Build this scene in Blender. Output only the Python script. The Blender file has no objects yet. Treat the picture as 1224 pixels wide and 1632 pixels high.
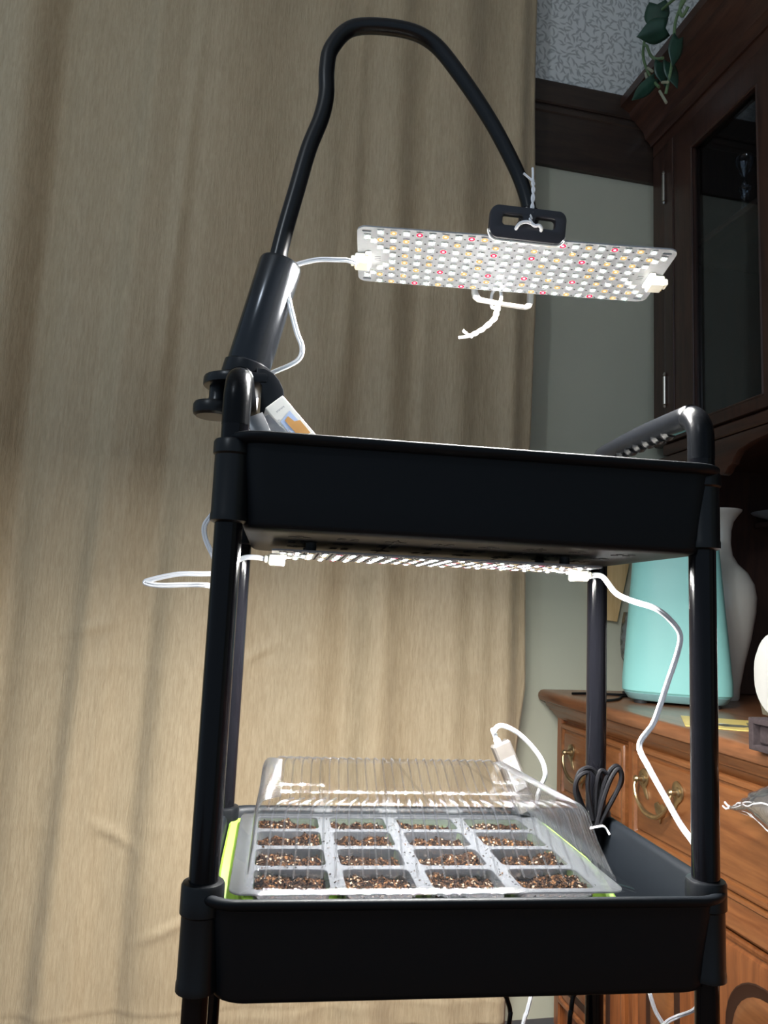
import bpy, bmesh, math, random
from mathutils import Vector, Matrix, noise
random.seed(7)
PI = math.pi
S = bpy.context.scene
COL = S.collection
H = 0.94                                   # eye height above the floor (all z below are relative to the eye, H is added)

# ------------------------------------------------------------------ camera, world, lamps, exposure
cam = bpy.data.cameras.new('camera'); cam_o = bpy.data.objects.new('camera', cam); COL.objects.link(cam_o)
right = Vector((0.9753, -0.2166, 0.0432)); down = Vector((0.0698, 0.1166, -0.9907)); fwd = Vector((0.2096, 0.9693, 0.1288))
cam_o.matrix_world = Matrix(((right.x, -down.x, -fwd.x, 0), (right.y, -down.y, -fwd.y, 0), (right.z, -down.z, -fwd.z, H), (0, 0, 0, 1)))
cam.sensor_fit = 'VERTICAL'; cam.sensor_height = 32.0; cam.lens = 32.0 * 1207.05 / 1632.0; cam.clip_start = 0.02
S.camera = cam_o
wd = bpy.data.worlds.new('room_air'); S.world = wd; wd.use_nodes = True
wd.node_tree.nodes['Background'].inputs[0].default_value = (0.62, 0.80, 1.0, 1); wd.node_tree.nodes['Background'].inputs[1].default_value = 0.24
def point(name, loc, power, col, r):
    l = bpy.data.lights.new(name, 'POINT'); l.energy = power; l.color = col; l.shadow_soft_size = r
    o = bpy.data.objects.new(name, l); COL.objects.link(o); o.location = loc; return o
point('fill_lamp', (-1.1, -0.5, H + 1.35), 13.0, (0.82, 0.91, 1.0), 0.06)      # unseen fill lamp added behind the camera to brighten the curtain
S.view_settings.view_transform = 'Standard'; S.view_settings.look = 'None'
S.view_settings.gamma = 1.0; S.view_settings.use_curve_mapping = False; S.view_settings.exposure = 1.1
CORE = 3700.0                               # radiance of a white diode's core

# ------------------------------------------------------------------ materials
def new_mat(name):
    m = bpy.data.materials.new(name); m.use_nodes = True; return m, m.node_tree, m.node_tree.nodes['Principled BSDF']
def pm(name, col, rough=0.5, metal=0.0, spec=0.5, var=0.0, scale=40, bump=0.0, bscale=200, stretch=(1, 1, 1), coat=0.0, sub=None):
    m, nt, b = new_mat(name)
    b.inputs['Base Color'].default_value = (*col, 1); b.inputs['Roughness'].default_value = rough
    b.inputs['Metallic'].default_value = metal; b.inputs['Specular IOR Level'].default_value = spec; b.inputs['Coat Weight'].default_value = coat
    tc = nt.nodes.new('ShaderNodeTexCoord'); mp = nt.nodes.new('ShaderNodeMapping'); mp.inputs['Scale'].default_value = stretch
    nt.links.new(tc.outputs['Object'], mp.inputs[0])
    if var:
        n = nt.nodes.new('ShaderNodeTexNoise'); n.inputs['Scale'].default_value = scale; n.inputs['Detail'].default_value = 4
        r = nt.nodes.new('ShaderNodeValToRGB')
        r.color_ramp.elements[0].position = .3; r.color_ramp.elements[1].position = .7
        r.color_ramp.elements[0].color = (*[c * (1 - var) for c in col], 1); r.color_ramp.elements[1].color = (*[min(1, c * (1 + var)) for c in col], 1)
        nt.links.new(mp.outputs[0], n.inputs[0]); nt.links.new(n.outputs[0], r.inputs[0]); nt.links.new(r.outputs[0], b.inputs['Base Color'])
    if bump:
        n = nt.nodes.new('ShaderNodeTexNoise'); n.inputs['Scale'].default_value = bscale; n.inputs['Detail'].default_value = 3
        bp = nt.nodes.new('ShaderNodeBump'); bp.inputs['Strength'].default_value = bump; bp.inputs['Distance'].default_value = 0.002
        nt.links.new(mp.outputs[0], n.inputs[0]); nt.links.new(n.outputs[0], bp.inputs['Height']); nt.links.new(bp.outputs[0], b.inputs['Normal'])
    return m
def wood(name, dark, light, axis='Y', scale=9.0, rough=0.35, coat=0.3):
    m, nt, b = new_mat(name)
    tc = nt.nodes.new('ShaderNodeTexCoord'); mp = nt.nodes.new('ShaderNodeMapping')
    sc = {'X': (0.9, 9, 9), 'Y': (9, 0.9, 9), 'Z': (9, 9, 0.9)}[axis]; mp.inputs['Scale'].default_value = sc
    n = nt.nodes.new('ShaderNodeTexNoise'); n.inputs['Scale'].default_value = scale; n.inputs['Detail'].default_value = 6; n.inputs['Distortion'].default_value = 0.6
    n2 = nt.nodes.new('ShaderNodeTexNoise'); n2.inputs['Scale'].default_value = scale * 5; n2.inputs['Detail'].default_value = 3
    mx = nt.nodes.new('ShaderNodeMath'); mx.operation = 'MULTIPLY_ADD'; mx.inputs[1].default_value = 0.35
    r = nt.nodes.new('ShaderNodeValToRGB'); r.color_ramp.elements[0].position = .38; r.color_ramp.elements[1].position = .85
    r.color_ramp.elements[0].color = (*dark, 1); r.color_ramp.elements[1].color = (*light, 1)
    L = nt.links.new
    L(tc.outputs['Object'], mp.inputs[0]); L(mp.outputs[0], n.inputs[0]); L(mp.outputs[0], n2.inputs[0])
    L(n2.outputs[0], mx.inputs[0]); L(n.outputs[0], mx.inputs[2]); L(mx.outputs[0], r.inputs[0]); L(r.outputs[0], b.inputs['Base Color'])
    b.inputs['Roughness'].default_value = rough; b.inputs['Coat Weight'].default_value = coat; b.inputs['Coat Roughness'].default_value = 0.2
    return m
def clear(name, tint=(1, 1, 1), gloss=0.12, rough=0.06, frost=0.0, frost_col=(.85, .87, .9), edge=0.5):
    """Thin clear sheet: straight-through transmission, Fresnel-like gloss, optional milky scatter."""
    m = bpy.data.materials.new(name); m.use_nodes = True; nt = m.node_tree; nt.nodes.clear(); L = nt.links.new
    out = nt.nodes.new('ShaderNodeOutputMaterial'); t = nt.nodes.new('ShaderNodeBsdfTransparent'); t.inputs[0].default_value = (*tint, 1)
    g = nt.nodes.new('ShaderNodeBsdfGlossy'); g.inputs['Roughness'].default_value = rough
    lw = nt.nodes.new('ShaderNodeLayerWeight'); lw.inputs[0].default_value = 0.45
    mr = nt.nodes.new('ShaderNodeMath'); mr.operation = 'MULTIPLY_ADD'; mr.inputs[1].default_value = edge; mr.inputs[2].default_value = gloss * 0.4
    L(lw.outputs['Fresnel'], mr.inputs[0])
    mx = nt.nodes.new('ShaderNodeMixShader'); L(mr.outputs[0], mx.inputs[0]); L(t.outputs[0], mx.inputs[1]); L(g.outputs[0], mx.inputs[2])
    last = mx
    if frost:
        d = nt.nodes.new('ShaderNodeBsdfDiffuse'); d.inputs[0].default_value = (*frost_col, 1)
        tl = nt.nodes.new('ShaderNodeBsdfTranslucent'); tl.inputs[0].default_value = (*frost_col, 1)
        ad = nt.nodes.new('ShaderNodeMixShader'); ad.inputs[0].default_value = .5; L(d.outputs[0], ad.inputs[1]); L(tl.outputs[0], ad.inputs[2])
        m2 = nt.nodes.new('ShaderNodeMixShader'); m2.inputs[0].default_value = frost; L(mx.outputs[0], m2.inputs[1]); L(ad.outputs[0], m2.inputs[2]); last = m2
    L(last.outputs[0], out.inputs[0]); return m
def emit(name, col, s):
    m = bpy.data.materials.new(name); m.use_nodes = True; nt = m.node_tree; nt.nodes.clear()
    out = nt.nodes.new('ShaderNodeOutputMaterial'); e = nt.nodes.new('ShaderNodeEmission'); e.inputs[0].default_value = (*col, 1); e.inputs[1].default_value = s
    nt.links.new(e.outputs[0], out.inputs[0]); return m

M = {}
M['tray'] = pm('black_powder_coat', (.0035, .0046, .0062), .48, spec=.14, bump=.02, bscale=900)
M['post'] = pm('black_gloss_enamel', (.003, .003, .004), .12, spec=.16)
M['plastic'] = pm('black_moulded_plastic', (.0035, .004, .005), .34, spec=.25)
M['handle'] = pm('black_grip_enamel', (.0035, .004, .005), .26, spec=.10, bump=.05, bscale=350)
M['stand'] = pm('black_satin_stand', (.004, .0045, .006), .28, spec=.3)
M['grip'] = pm('black_polished_sleeve', (.02, .022, .026), .2, metal=.55)
M['holder'] = pm('dark_holder_plastic', (.012, .012, .018), .4)
M['chrome'] = pm('satin_silver_edge', (.72, .70, .66), .35, metal=.35)  # also paints the lit lower edge of the near jaw
M['dark_hole'] = pm('dark_hole', (.004, .004, .005), .7)
M['white_cable'] = pm('white_cable_jacket', (.78, .80, .84), .4)
M['black_cable'] = pm('black_cable_jacket', (.004, .004, .005), .4, spec=.22)
M['tie'] = pm('white_twist_tie', (.82, .82, .84), .55)
M['pcb'] = pm('white_circuit_board', (.26, .272, .29), .4, var=.04, scale=300)
M['pcb_chip'] = pm('dark_chip', (.06, .06, .07), .5)
M['conn'] = pm('ivory_connector', (.82, .79, .68), .4)
M['brasspin'] = pm('brass_pin', (.75, .62, .30), .3, metal=.8)
M['led_base'] = pm('diode_base', (.45, .45, .45), .5)
M['core_white'] = emit('diode_core_white', (1, .985, .95), CORE)
M['core_warm'] = emit('diode_core_warm', (1, .84, .50), .9)
M['core_red'] = emit('diode_core_red', (1, .50, .62), 1.2)
M['ring_white'] = emit('diode_lens_white', (.80, .98, 1), .62)
M['ring_warm'] = emit('diode_lens_warm', (1, .62, .22), .50)
M['ring_red'] = emit('diode_lens_red', (1, .02, .10), .62)
M['curtain_dummy'] = None
M['green_wall'] = pm('sage_green_paint', (.47, .48, .38), .7, var=.03, scale=6, bump=.05, bscale=120)
M['trim'] = wood('dark_stained_trim', (.018, .012, .010), (.045, .028, .02), 'X', 6, .45, .1)
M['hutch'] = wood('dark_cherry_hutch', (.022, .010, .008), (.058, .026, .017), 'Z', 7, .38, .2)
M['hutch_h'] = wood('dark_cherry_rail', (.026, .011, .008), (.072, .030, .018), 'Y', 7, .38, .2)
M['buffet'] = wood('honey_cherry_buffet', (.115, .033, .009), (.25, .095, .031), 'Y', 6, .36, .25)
M['buffet_v'] = wood('honey_cherry_stile', (.12, .032, .009), (.30, .10, .030), 'Z', 6, .36, .25)
M['counter'] = wood('worn_cherry_top', (.10, .036, .014), (.25, .10, .042), 'Y', 6, .36, .3)
M['groove'] = pm('dark_stained_groove', (.03, .010, .005), .5)
M['pine'] = wood('pale_pine', (.55, .33, .13), (.80, .58, .30), 'Z', 5, .5, .05)
M['floor'] = wood('oak_floor', (.16, .08, .035), (.30, .17, .08), 'X', 4, .4, .1)
M['ceiling'] = pm('white_ceiling', (.7, .7, .68), .8)
M['brass'] = pm('aged_brass', (.36, .27, .15), .33, metal=.9, var=.25, scale=80)
M['hinge'] = pm('steel_hinge', (.55, .52, .46), .35, metal=.9)
M['glass'] = clear('cabinet_glass', (.80, .83, .86), .06, .03, edge=.16)
M['crystal'] = clear('decanter_glass', (.8, .85, .88), .3, .03, edge=.8)
M['teal'] = pm('teal_enamel', (.34, .76, .71), .42)
M['teal_base'] = pm('grey_teal_plinth', (.26, .46, .46), .4)
M['rubber'] = pm('dark_rubber', (.015, .015, .016), .6)
M['ceramic'] = pm('cream_ceramic', (.78, .76, .68), .28, coat=.3, var=.04, scale=10)
M['cloth'] = pm('white_crumpled_cloth', (.72, .70, .68), .7, var=.12, scale=25)
M['velvet'] = pm('brown_velvet', (.045, .032, .034), .9, var=.2, scale=200)
M['white_pl'] = pm('white_plastic', (.50, .50, .48), .35)
M['acrylic'] = clear('clear_acrylic', (.93, .93, .86), .25, .05, .12, (.8, .8, .6), edge=.7)
M['yellow'] = pm('yellow_card', (.80, .60, .18), .5, var=.05, scale=20)
M['print_dark'] = pm('grey_print', (.16, .14, .10), .6)
M['print_pale'] = pm('pale_print', (.66, .64, .55), .6)
M['bag'] = clear('clear_bag_film', (.94, .92, .96), 1.0, .05, .10, (.7, .7, .75), edge=1.0)
M['bag_highlight'] = pm('highlight_white', (.80, .79, .82), .2, spec=.8)
M['bag_inner'] = pm('silvery_contents', (.42, .45, .48), .3, metal=.3, var=.3, scale=60)
M['leaf'] = pm('pothos_leaf', (.020, .060, .040), .35, var=.25, scale=25)
M['stem'] = pm('pothos_stem', (.12, .20, .09), .5)
M['cut'] = pm('cut_stem', (.34, .34, .24), .6)
M['pot'] = pm('terracotta_pot', (.35, .14, .07), .8)
M['soil_dark'] = None
M['lime'] = pm('lime_tray_plastic', (.21, .36, .045), .4)
M['cellmat'] = clear('frosted_cell_plastic', (.93, .94, .96), .35, .12, .60, (.125, .13, .142), edge=.35)
M['dome'] = clear('clear_dome_plastic', (.985, .99, .99), .07, .06, .0, edge=.24)
M['dome_rib'] = clear('dome_rib_plastic', (.975, .975, .98), .12, .10, .03, (.5, .5, .52), edge=.6)
M['label'] = pm('label_paper', (.22, .22, .22), .6)
M['adapter'] = pm('silver_grey_plastic', (.075, .068, .062), .4)
M['paper'] = pm('white_card', (.80, .79, .75), .6)
M['foil'] = pm('grey_foil_packet', (.33, .33, .34), .35, metal=.3)
M['photo_blue'] = pm('printed_blue', (.45, .55, .78), .5)
M['photo_tan'] = pm('printed_tan', (.55, .28, .08), .5)
M['print_grey'] = pm('printed_grey', (.42, .42, .43), .5)
M['dish'] = pm('blue_grey_dish', (.25, .30, .34), .35)
M['sash'] = pm('white_window_paint', (.75, .78, .80), .5)

def curtain_mat():
    m, nt, b = new_mat('tan_crinkle_curtain'); L = nt.links.new
    tc = nt.nodes.new('ShaderNodeTexCoord')
    def ns(scale, detail, dist=0.0):
        mp = nt.nodes.new('ShaderNodeMapping'); mp.inputs['Scale'].default_value = scale
        n = nt.nodes.new('ShaderNodeTexNoise'); n.inputs['Scale'].default_value = 1; n.inputs['Detail'].default_value = detail; n.inputs['Distortion'].default_value = dist
        L(tc.outputs['Object'], mp.inputs[0]); L(mp.outputs[0], n.inputs[0]); return n
    a = ns((260, 60, 24), 3, .6); c = ns((560, 60, 80), 2); d = ns((40, 20, 9), 3)
    ad = nt.nodes.new('ShaderNodeMath'); ad.operation = 'MULTIPLY_ADD'; ad.inputs[1].default_value = .5; L(c.outputs[0], ad.inputs[0]); L(a.outputs[0], ad.inputs[2])
    r = nt.nodes.new('ShaderNodeValToRGB'); r.color_ramp.elements[0].position = .5; r.color_ramp.elements[1].position = .95
    r.color_ramp.elements[0].color = (.355, .275, .17, 1); r.color_ramp.elements[1].color = (.45, .36, .235, 1); L(ad.outputs[0], r.inputs[0])
    mixc = nt.nodes.new('ShaderNodeMix'); mixc.data_type = 'RGBA'; mixc.blend_type = 'MULTIPLY'; mixc.inputs['Factor'].default_value = .25
    L(r.outputs[0], mixc.inputs['A']); L(d.outputs['Color'], mixc.inputs['B']); L(r.outputs[0], b.inputs['Base Color'])
    bp = nt.nodes.new('ShaderNodeBump'); bp.inputs['Strength'].default_value = .5; bp.inputs['Distance'].default_value = .0022
    L(ad.outputs[0], bp.inputs['Height']); L(bp.outputs[0], b.inputs['Normal'])
    b.inputs['Roughness'].default_value = .62; b.inputs['Sheen Weight'].default_value = .15; b.inputs['Specular IOR Level'].default_value = .35
    return m
M['curtain'] = curtain_mat()
def wallpaper_mat():
    m, nt, b = new_mat('willow_leaf_wallpaper'); L = nt.links.new
    tc = nt.nodes.new('ShaderNodeTexCoord')
    last = None
    for i, (off, sc, la, wa) in enumerate((((0, 0, 0), 36, .50, .135), ((3.37, 0, 1.71), 40, .50, .13), ((7.9, 0, 5.3), 44, .50, .12))):
        mp = nt.nodes.new('ShaderNodeMapping'); mp.inputs['Location'].default_value = off; mp.inputs['Scale'].default_value = (sc, 1, sc)
        L(tc.outputs['Object'], mp.inputs[0])
        sx = nt.nodes.new('ShaderNodeSeparateXYZ'); L(mp.outputs[0], sx.inputs[0])
        cx = nt.nodes.new('ShaderNodeCombineXYZ'); L(sx.outputs['X'], cx.inputs[0]); L(sx.outputs['Z'], cx.inputs[1])
        v = nt.nodes.new('ShaderNodeTexVoronoi'); v.voronoi_dimensions = '2D'; v.inputs['Scale'].default_value = 1; v.inputs['Randomness'].default_value = .75
        L(cx.outputs[0], v.inputs['Vector'])
        sub = nt.nodes.new('ShaderNodeVectorMath'); sub.operation = 'SUBTRACT'; L(cx.outputs[0], sub.inputs[0]); L(v.outputs['Position'], sub.inputs[1])
        sc_ = nt.nodes.new('ShaderNodeSeparateColor'); L(v.outputs['Color'], sc_.inputs[0])
        an = nt.nodes.new('ShaderNodeMath'); an.operation = 'MULTIPLY'; an.inputs[1].default_value = 6.283; L(sc_.outputs[0], an.inputs[0])
        vr = nt.nodes.new('ShaderNodeVectorRotate'); vr.rotation_type = 'Z_AXIS'; L(sub.outputs[0], vr.inputs['Vector']); L(an.outputs[0], vr.inputs['Angle'])
        vs_ = nt.nodes.new('ShaderNodeSeparateXYZ'); L(vr.outputs[0], vs_.inputs[0])          # bend the leaf: y += k x^2
        pw = nt.nodes.new('ShaderNodeMath'); pw.operation = 'MULTIPLY'; L(vs_.outputs[0], pw.inputs[0]); L(vs_.outputs[0], pw.inputs[1])
        bd = nt.nodes.new('ShaderNodeMath'); bd.operation = 'MULTIPLY_ADD'; bd.inputs[1].default_value = (.7, -.7, .6)[i]; L(pw.outputs[0], bd.inputs[0]); L(vs_.outputs[1], bd.inputs[2])
        cb_ = nt.nodes.new('ShaderNodeCombineXYZ'); L(vs_.outputs[0], cb_.inputs[0]); L(bd.outputs[0], cb_.inputs[1])
        mu = nt.nodes.new('ShaderNodeVectorMath'); mu.operation = 'MULTIPLY'; mu.inputs[1].default_value = (1 / la, 1 / wa, 0); L(cb_.outputs[0], mu.inputs[0])
        ln = nt.nodes.new('ShaderNodeVectorMath'); ln.operation = 'LENGTH'; L(mu.outputs[0], ln.inputs[0])
        mr = nt.nodes.new('ShaderNodeMapRange'); mr.inputs['From Min'].default_value = .45; mr.inputs['From Max'].default_value = 1.15
        mr.inputs['To Min'].default_value = 1; mr.inputs['To Max'].default_value = 0; L(ln.outputs['Value'], mr.inputs['Value'])
        if last is None: last = mr.outputs[0]
        else:
            mm = nt.nodes.new('ShaderNodeMath'); mm.operation = 'MAXIMUM'; L(last, mm.inputs[0]); L(mr.outputs[0], mm.inputs[1]); last = mm.outputs[0]
    mx = nt.nodes.new('ShaderNodeMix'); mx.data_type = 'RGBA'; L(last, mx.inputs['Factor'])
    mx.inputs['A'].default_value = (.74, .76, .75, 1); mx.inputs['B'].default_value = (.42, .44, .435, 1)
    L(mx.outputs['Result'], b.inputs['Base Color']); b.inputs['Roughness'].default_value = .75
    return m
M['wallpaper'] = wallpaper_mat()
def soil_mat():
    m, nt, b = new_mat('potting_soil'); L = nt.links.new
    tc = nt.nodes.new('ShaderNodeTexCoord')
    v = nt.nodes.new('ShaderNodeTexVoronoi'); v.inputs['Scale'].default_value = 520; L(tc.outputs['Object'], v.inputs['Vector'])
    sc_ = nt.nodes.new('ShaderNodeSeparateColor'); L(v.outputs['Color'], sc_.inputs[0])
    r = nt.nodes.new('ShaderNodeValToRGB'); cr = r.color_ramp; cr.interpolation = 'CONSTANT'
    cr.elements[0].position = 0; cr.elements[0].color = (.004, .0022, .0014, 1); cr.elements[1].position = .42; cr.elements[1].color = (.012, .0058, .003, 1)
    for p, c in ((.68, (.028, .0125, .0055)), (.86, (.062, .030, .013)), (.95, (.15, .115, .085))):
        e = cr.elements.new(p); e.color = (*c, 1)
    L(sc_.outputs[0], r.inputs[0]); L(r.outputs[0], b.inputs['Base Color'])
    n = nt.nodes.new('ShaderNodeTexNoise'); n.inputs['Scale'].default_value = 700; L(tc.outputs['Object'], n.inputs[0])
    bp = nt.nodes.new('ShaderNodeBump'); bp.inputs['Strength'].default_value = .8; bp.inputs['Distance'].default_value = .002
    L(n.outputs[0], bp.inputs['Height']); L(bp.outputs[0], b.inputs['Normal']); b.inputs['Roughness'].default_value = .9; b.inputs['Specular IOR Level'].default_value = .06
    return m
M['soil'] = soil_mat()

# ------------------------------------------------------------------ frames: room and cart
CART_O = Vector((0.2141, 0.6984, 0)); CART_A = math.radians(-4.479); ca, sa = math.cos(CART_A), math.sin(CART_A)
def RW(p): return Vector((p[0], p[1], p[2] + H))                                   # room coordinates -> world
def CW(p): return Vector((CART_O.x + ca * p[0] - sa * p[1], CART_O.y + sa * p[0] + ca * p[1], p[2] + H))   # cart coordinates -> world

# ------------------------------------------------------------------ mesh helpers
class MB:
    def __init__(s, T=RW): s.v = []; s.f = []; s.m = []; s.T = T
    def add(s, vs, fs, mi=0):
        b = len(s.v); s.v += [s.T(v) for v in vs]
        for f in fs: s.f.append(tuple(b + i for i in f)); s.m.append(mi)
        return s
    def box(s, c, d, bev=0.0, R=None, mi=0):
        hx, hy, hz = d[0] / 2, d[1] / 2, d[2] / 2; c = Vector(c)
        tr = (lambda v: c + R @ Vector(v)) if R else (lambda v: c + Vector(v))
        if bev <= 0:
            vs = [(x * hx, y * hy, z * hz) for x in (-1, 1) for y in (-1, 1) for z in (-1, 1)]
            fs = [(0, 1, 3, 2), (4, 6, 7, 5), (0, 4, 5, 1), (2, 3, 7, 6), (0, 2, 6, 4), (1, 5, 7, 3)]
            return s.add([tr(v) for v in vs], fs, mi)
        b = min(bev, hx * .95, hy * .95, hz * .95); vs = []; ix = {}
        for sx in (-1, 1):
            for sy in (-1, 1):
                for sz in (-1, 1):
                    for a in range(3):
                        h = [hx - b, hy - b, hz - b]; h[a] += b
                        ix[sx, sy, sz, a] = len(vs); vs.append((sx * h[0], sy * h[1], sz * h[2]))
        fs = []
        for g in (-1, 1):
            fs.append([ix[g, y, z, 0] for y, z in ((-1, -1), (1, -1), (1, 1), (-1, 1))])
            fs.append([ix[x, g, z, 1] for x, z in ((-1, -1), (1, -1), (1, 1), (-1, 1))])
            fs.append([ix[x, y, g, 2] for x, y in ((-1, -1), (1, -1), (1, 1), (-1, 1))])
        for p in (-1, 1):
            for q in (-1, 1):
                fs.append([ix[p, q, -1, 0], ix[p, q, 1, 0], ix[p, q, 1, 1], ix[p, q, -1, 1]])
                fs.append([ix[p, -1, q, 0], ix[p, 1, q, 0], ix[p, 1, q, 2], ix[p, -1, q, 2]])
                fs.append([ix[-1, p, q, 1], ix[1, p, q, 1], ix[1, p, q, 2], ix[-1, p, q, 2]])
        for k in [(x, y, z) for x in (-1, 1) for y in (-1, 1) for z in (-1, 1)]: fs.append([ix[(*k, a)] for a in range(3)])
        return s.add([tr(v) for v in vs], fs, mi)
    def loft(s, rings, cap0=True, cap1=True, closed=True, mi=0):
        n = len(rings[0]); vs = [p for r in rings for p in r]; fs = []
        for i in range(len(rings) - 1):
            for j in range(n if closed else n - 1):
                a = i * n + j; b = i * n + (j + 1) % n; fs.append((a, b, b + n, a + n))
        if cap0: fs.append(tuple(range(n - 1, -1, -1)))
        if cap1: fs.append(tuple((len(rings) - 1) * n + j for j in range(n)))
        return s.add(vs, fs, mi)
    def lathe(s, prof, c, n=32, mi=0, R=None):
        c = Vector(c); rings = []
        for r, z in prof:
            ring = [Vector((max(r, 1e-5) * math.cos(2 * PI * k / n), max(r, 1e-5) * math.sin(2 * PI * k / n), z)) for k in range(n)]
            rings.append([c + (R @ p if R else p) for p in ring])
        return s.loft(rings, mi=mi)
    def tube(s, pts, r, n=8, mi=0, smooth=0, rf=None, close=False):
        pts = [Vector(p) for p in pts]
        if smooth: pts = spline(pts, smooth, close)
        N = len(pts); rings = []; up = None
        for i, p in enumerate(pts):
            if close: t = pts[(i + 1) % N] - pts[i - 1]
            else: t = pts[min(i + 1, N - 1)] - pts[max(i - 1, 0)]
            if t.length < 1e-9: t = Vector((0, 0, 1))
            t.normalize()
            if up is None:
                up = Vector((0, 0, 1)) if abs(t.z) < .9 else Vector((1, 0, 0))
            up = (up - t * up.dot(t)); up.normalize(); sd = t.cross(up)
            rr = rf(i / (N - 1)) if rf else r
            rings.append([p + (up * math.cos(2 * PI * k / n) + sd * math.sin(2 * PI * k / n)) * rr for k in range(n)])
        if close: rings.append(rings[0])
        return s.loft(rings, not close, not close, mi=mi)
    def cyl(s, a, b, r, n=20, mi=0, r2=None, bev=0.0):
        a, b = Vector(a), Vector(b); t = (b - a); Ln = t.length; q = t.to_track_quat('Z', 'Y').to_matrix(); r2 = r if r2 is None else r2
        prof = [(r, 0), (r2, Ln)] if not bev else [(r - bev, 0), (r, bev), (r2, Ln - bev), (r2 - bev, Ln)]
        return s.lathe(prof, a, n, mi, q)
    def plate(s, outline, holes, th, fr, bev=0.0, mi=0):
        """2D outline (with holes) of thickness th; fr maps (u, v, w) to coordinates."""
        cu = bpy.data.curves.new('outline', 'CURVE'); cu.dimensions = '2D'; cu.fill_mode = 'BOTH'; cu.extrude = th / 2 - bev; cu.bevel_depth = bev; cu.bevel_resolution = 1; cu.offset = -bev
        for k, poly in enumerate([outline] + list(holes)):
            sp = cu.splines.new('POLY'); sp.points.add(len(poly) - 1); sp.use_cyclic_u = True
            for q, p in zip(sp.points, poly): q.co = (p[0], p[1], 0, 1)
        ob = bpy.data.objects.new('outline', cu); COL.objects.link(ob)
        me = bpy.data.meshes.new_from_object(ob.evaluated_get(bpy.context.evaluated_depsgraph_get()))
        s.add([fr(*v.co) for v in me.vertices], [tuple(p.vertices) for p in me.polygons], mi)
        bpy.data.objects.remove(ob); bpy.data.curves.remove(cu); bpy.data.meshes.remove(me)
        return s
    def mesh(s, name, mats, Minv=None, ang=35, weld=True):
        me = bpy.data.meshes.new(name); vs = [(Minv @ v) if Minv else v for v in s.v]
        me.from_pydata([tuple(v) for v in vs], [], s.f)
        for m in mats: me.materials.append(m)
        me.polygons.foreach_set('material_index', s.m)
        bm = bmesh.new(); bm.from_mesh(me)
        if weld: bmesh.ops.remove_doubles(bm, verts=bm.verts, dist=1e-6)
        bmesh.ops.recalc_face_normals(bm, faces=bm.faces); bm.to_mesh(me); bm.free()
        me.polygons.foreach_set('use_smooth', [True] * len(me.polygons)); me.set_sharp_from_angle(angle=math.radians(ang)); me.update()
        return me
def spline(pts, k, close=False):
    out = []; N = len(pts)
    for i in range(N if close else N - 1):
        if close: p0, p1, p2, p3 = pts[i - 1], pts[i], pts[(i + 1) % N], pts[(i + 2) % N]
        else: p0, p1, p2, p3 = pts[max(i - 1, 0)], pts[i], pts[i + 1], pts[min(i + 2, N - 1)]
        for j in range(k):
            t = j / k; t2, t3 = t * t, t * t * t
            out.append(.5 * ((2 * p1) + (p2 - p0) * t + (2 * p0 - 5 * p1 + 4 * p2 - p3) * t2 + (3 * p1 - p0 - 3 * p2 + p3) * t3))
    if not close: out.append(pts[-1])
    return out
def rrect(hx, hy, r, n=6, cx=0, cy=0):
    o = []
    for sx, sy, a0 in ((1, 1, 0), (-1, 1, PI / 2), (-1, -1, PI), (1, -1, 1.5 * PI)):
        for k in range(n + 1):
            a = a0 + PI / 2 * k / n; o.append((cx + sx * (hx - r) + r * math.cos(a), cy + sy * (hy - r) + r * math.sin(a)))
    return o
MAT = {}
def thing(name, label, cat, loc, rotz=0.0, group=None, kind=None, mw=None):
    o = bpy.data.objects.new(name, None); COL.objects.link(o); o.empty_display_size = .03
    mw = mw or (Matrix.Translation(Vector(loc)) @ Matrix.Rotation(rotz, 4, 'Z')); o.matrix_world = mw; MAT[o.name] = mw.inverted()
    if label: o['label'] = label
    if cat: o['category'] = cat
    if group: o['group'] = group
    if kind: o['kind'] = kind
    return o
def part(name, mb, mats, parent=None, label=None, kind=None, ang=35, weld=True):
    mats = mats if isinstance(mats, (list, tuple)) else [mats]
    inv = MAT[parent.name] if parent else Matrix()
    o = bpy.data.objects.new(name, mb.mesh(name, mats, inv, ang, weld)); COL.objects.link(o)
    if parent: o.parent = parent
    MAT[o.name] = inv
    if label: o['label'] = label
    if kind: o['kind'] = kind
    return o
def single(name, mb, mats, label, cat, base, group=None, kind=None, ang=35):
    """A thing that is one mesh, its origin at its base."""
    mw = Matrix.Translation(Vector(base)); mats = mats if isinstance(mats, (list, tuple)) else [mats]
    o = bpy.data.objects.new(name, mb.mesh(name, mats, mw.inverted(), ang)); COL.objects.link(o); o.location = base
    o['label'] = label; o['category'] = cat; MAT[o.name] = mw.inverted()
    if group: o['group'] = group
    if kind: o['kind'] = kind
    return o
def struct(name, mb, mats, label=None, parent=None, ang=35):
    o = part(name, mb, mats, parent, label, 'structure', ang); return o

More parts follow.
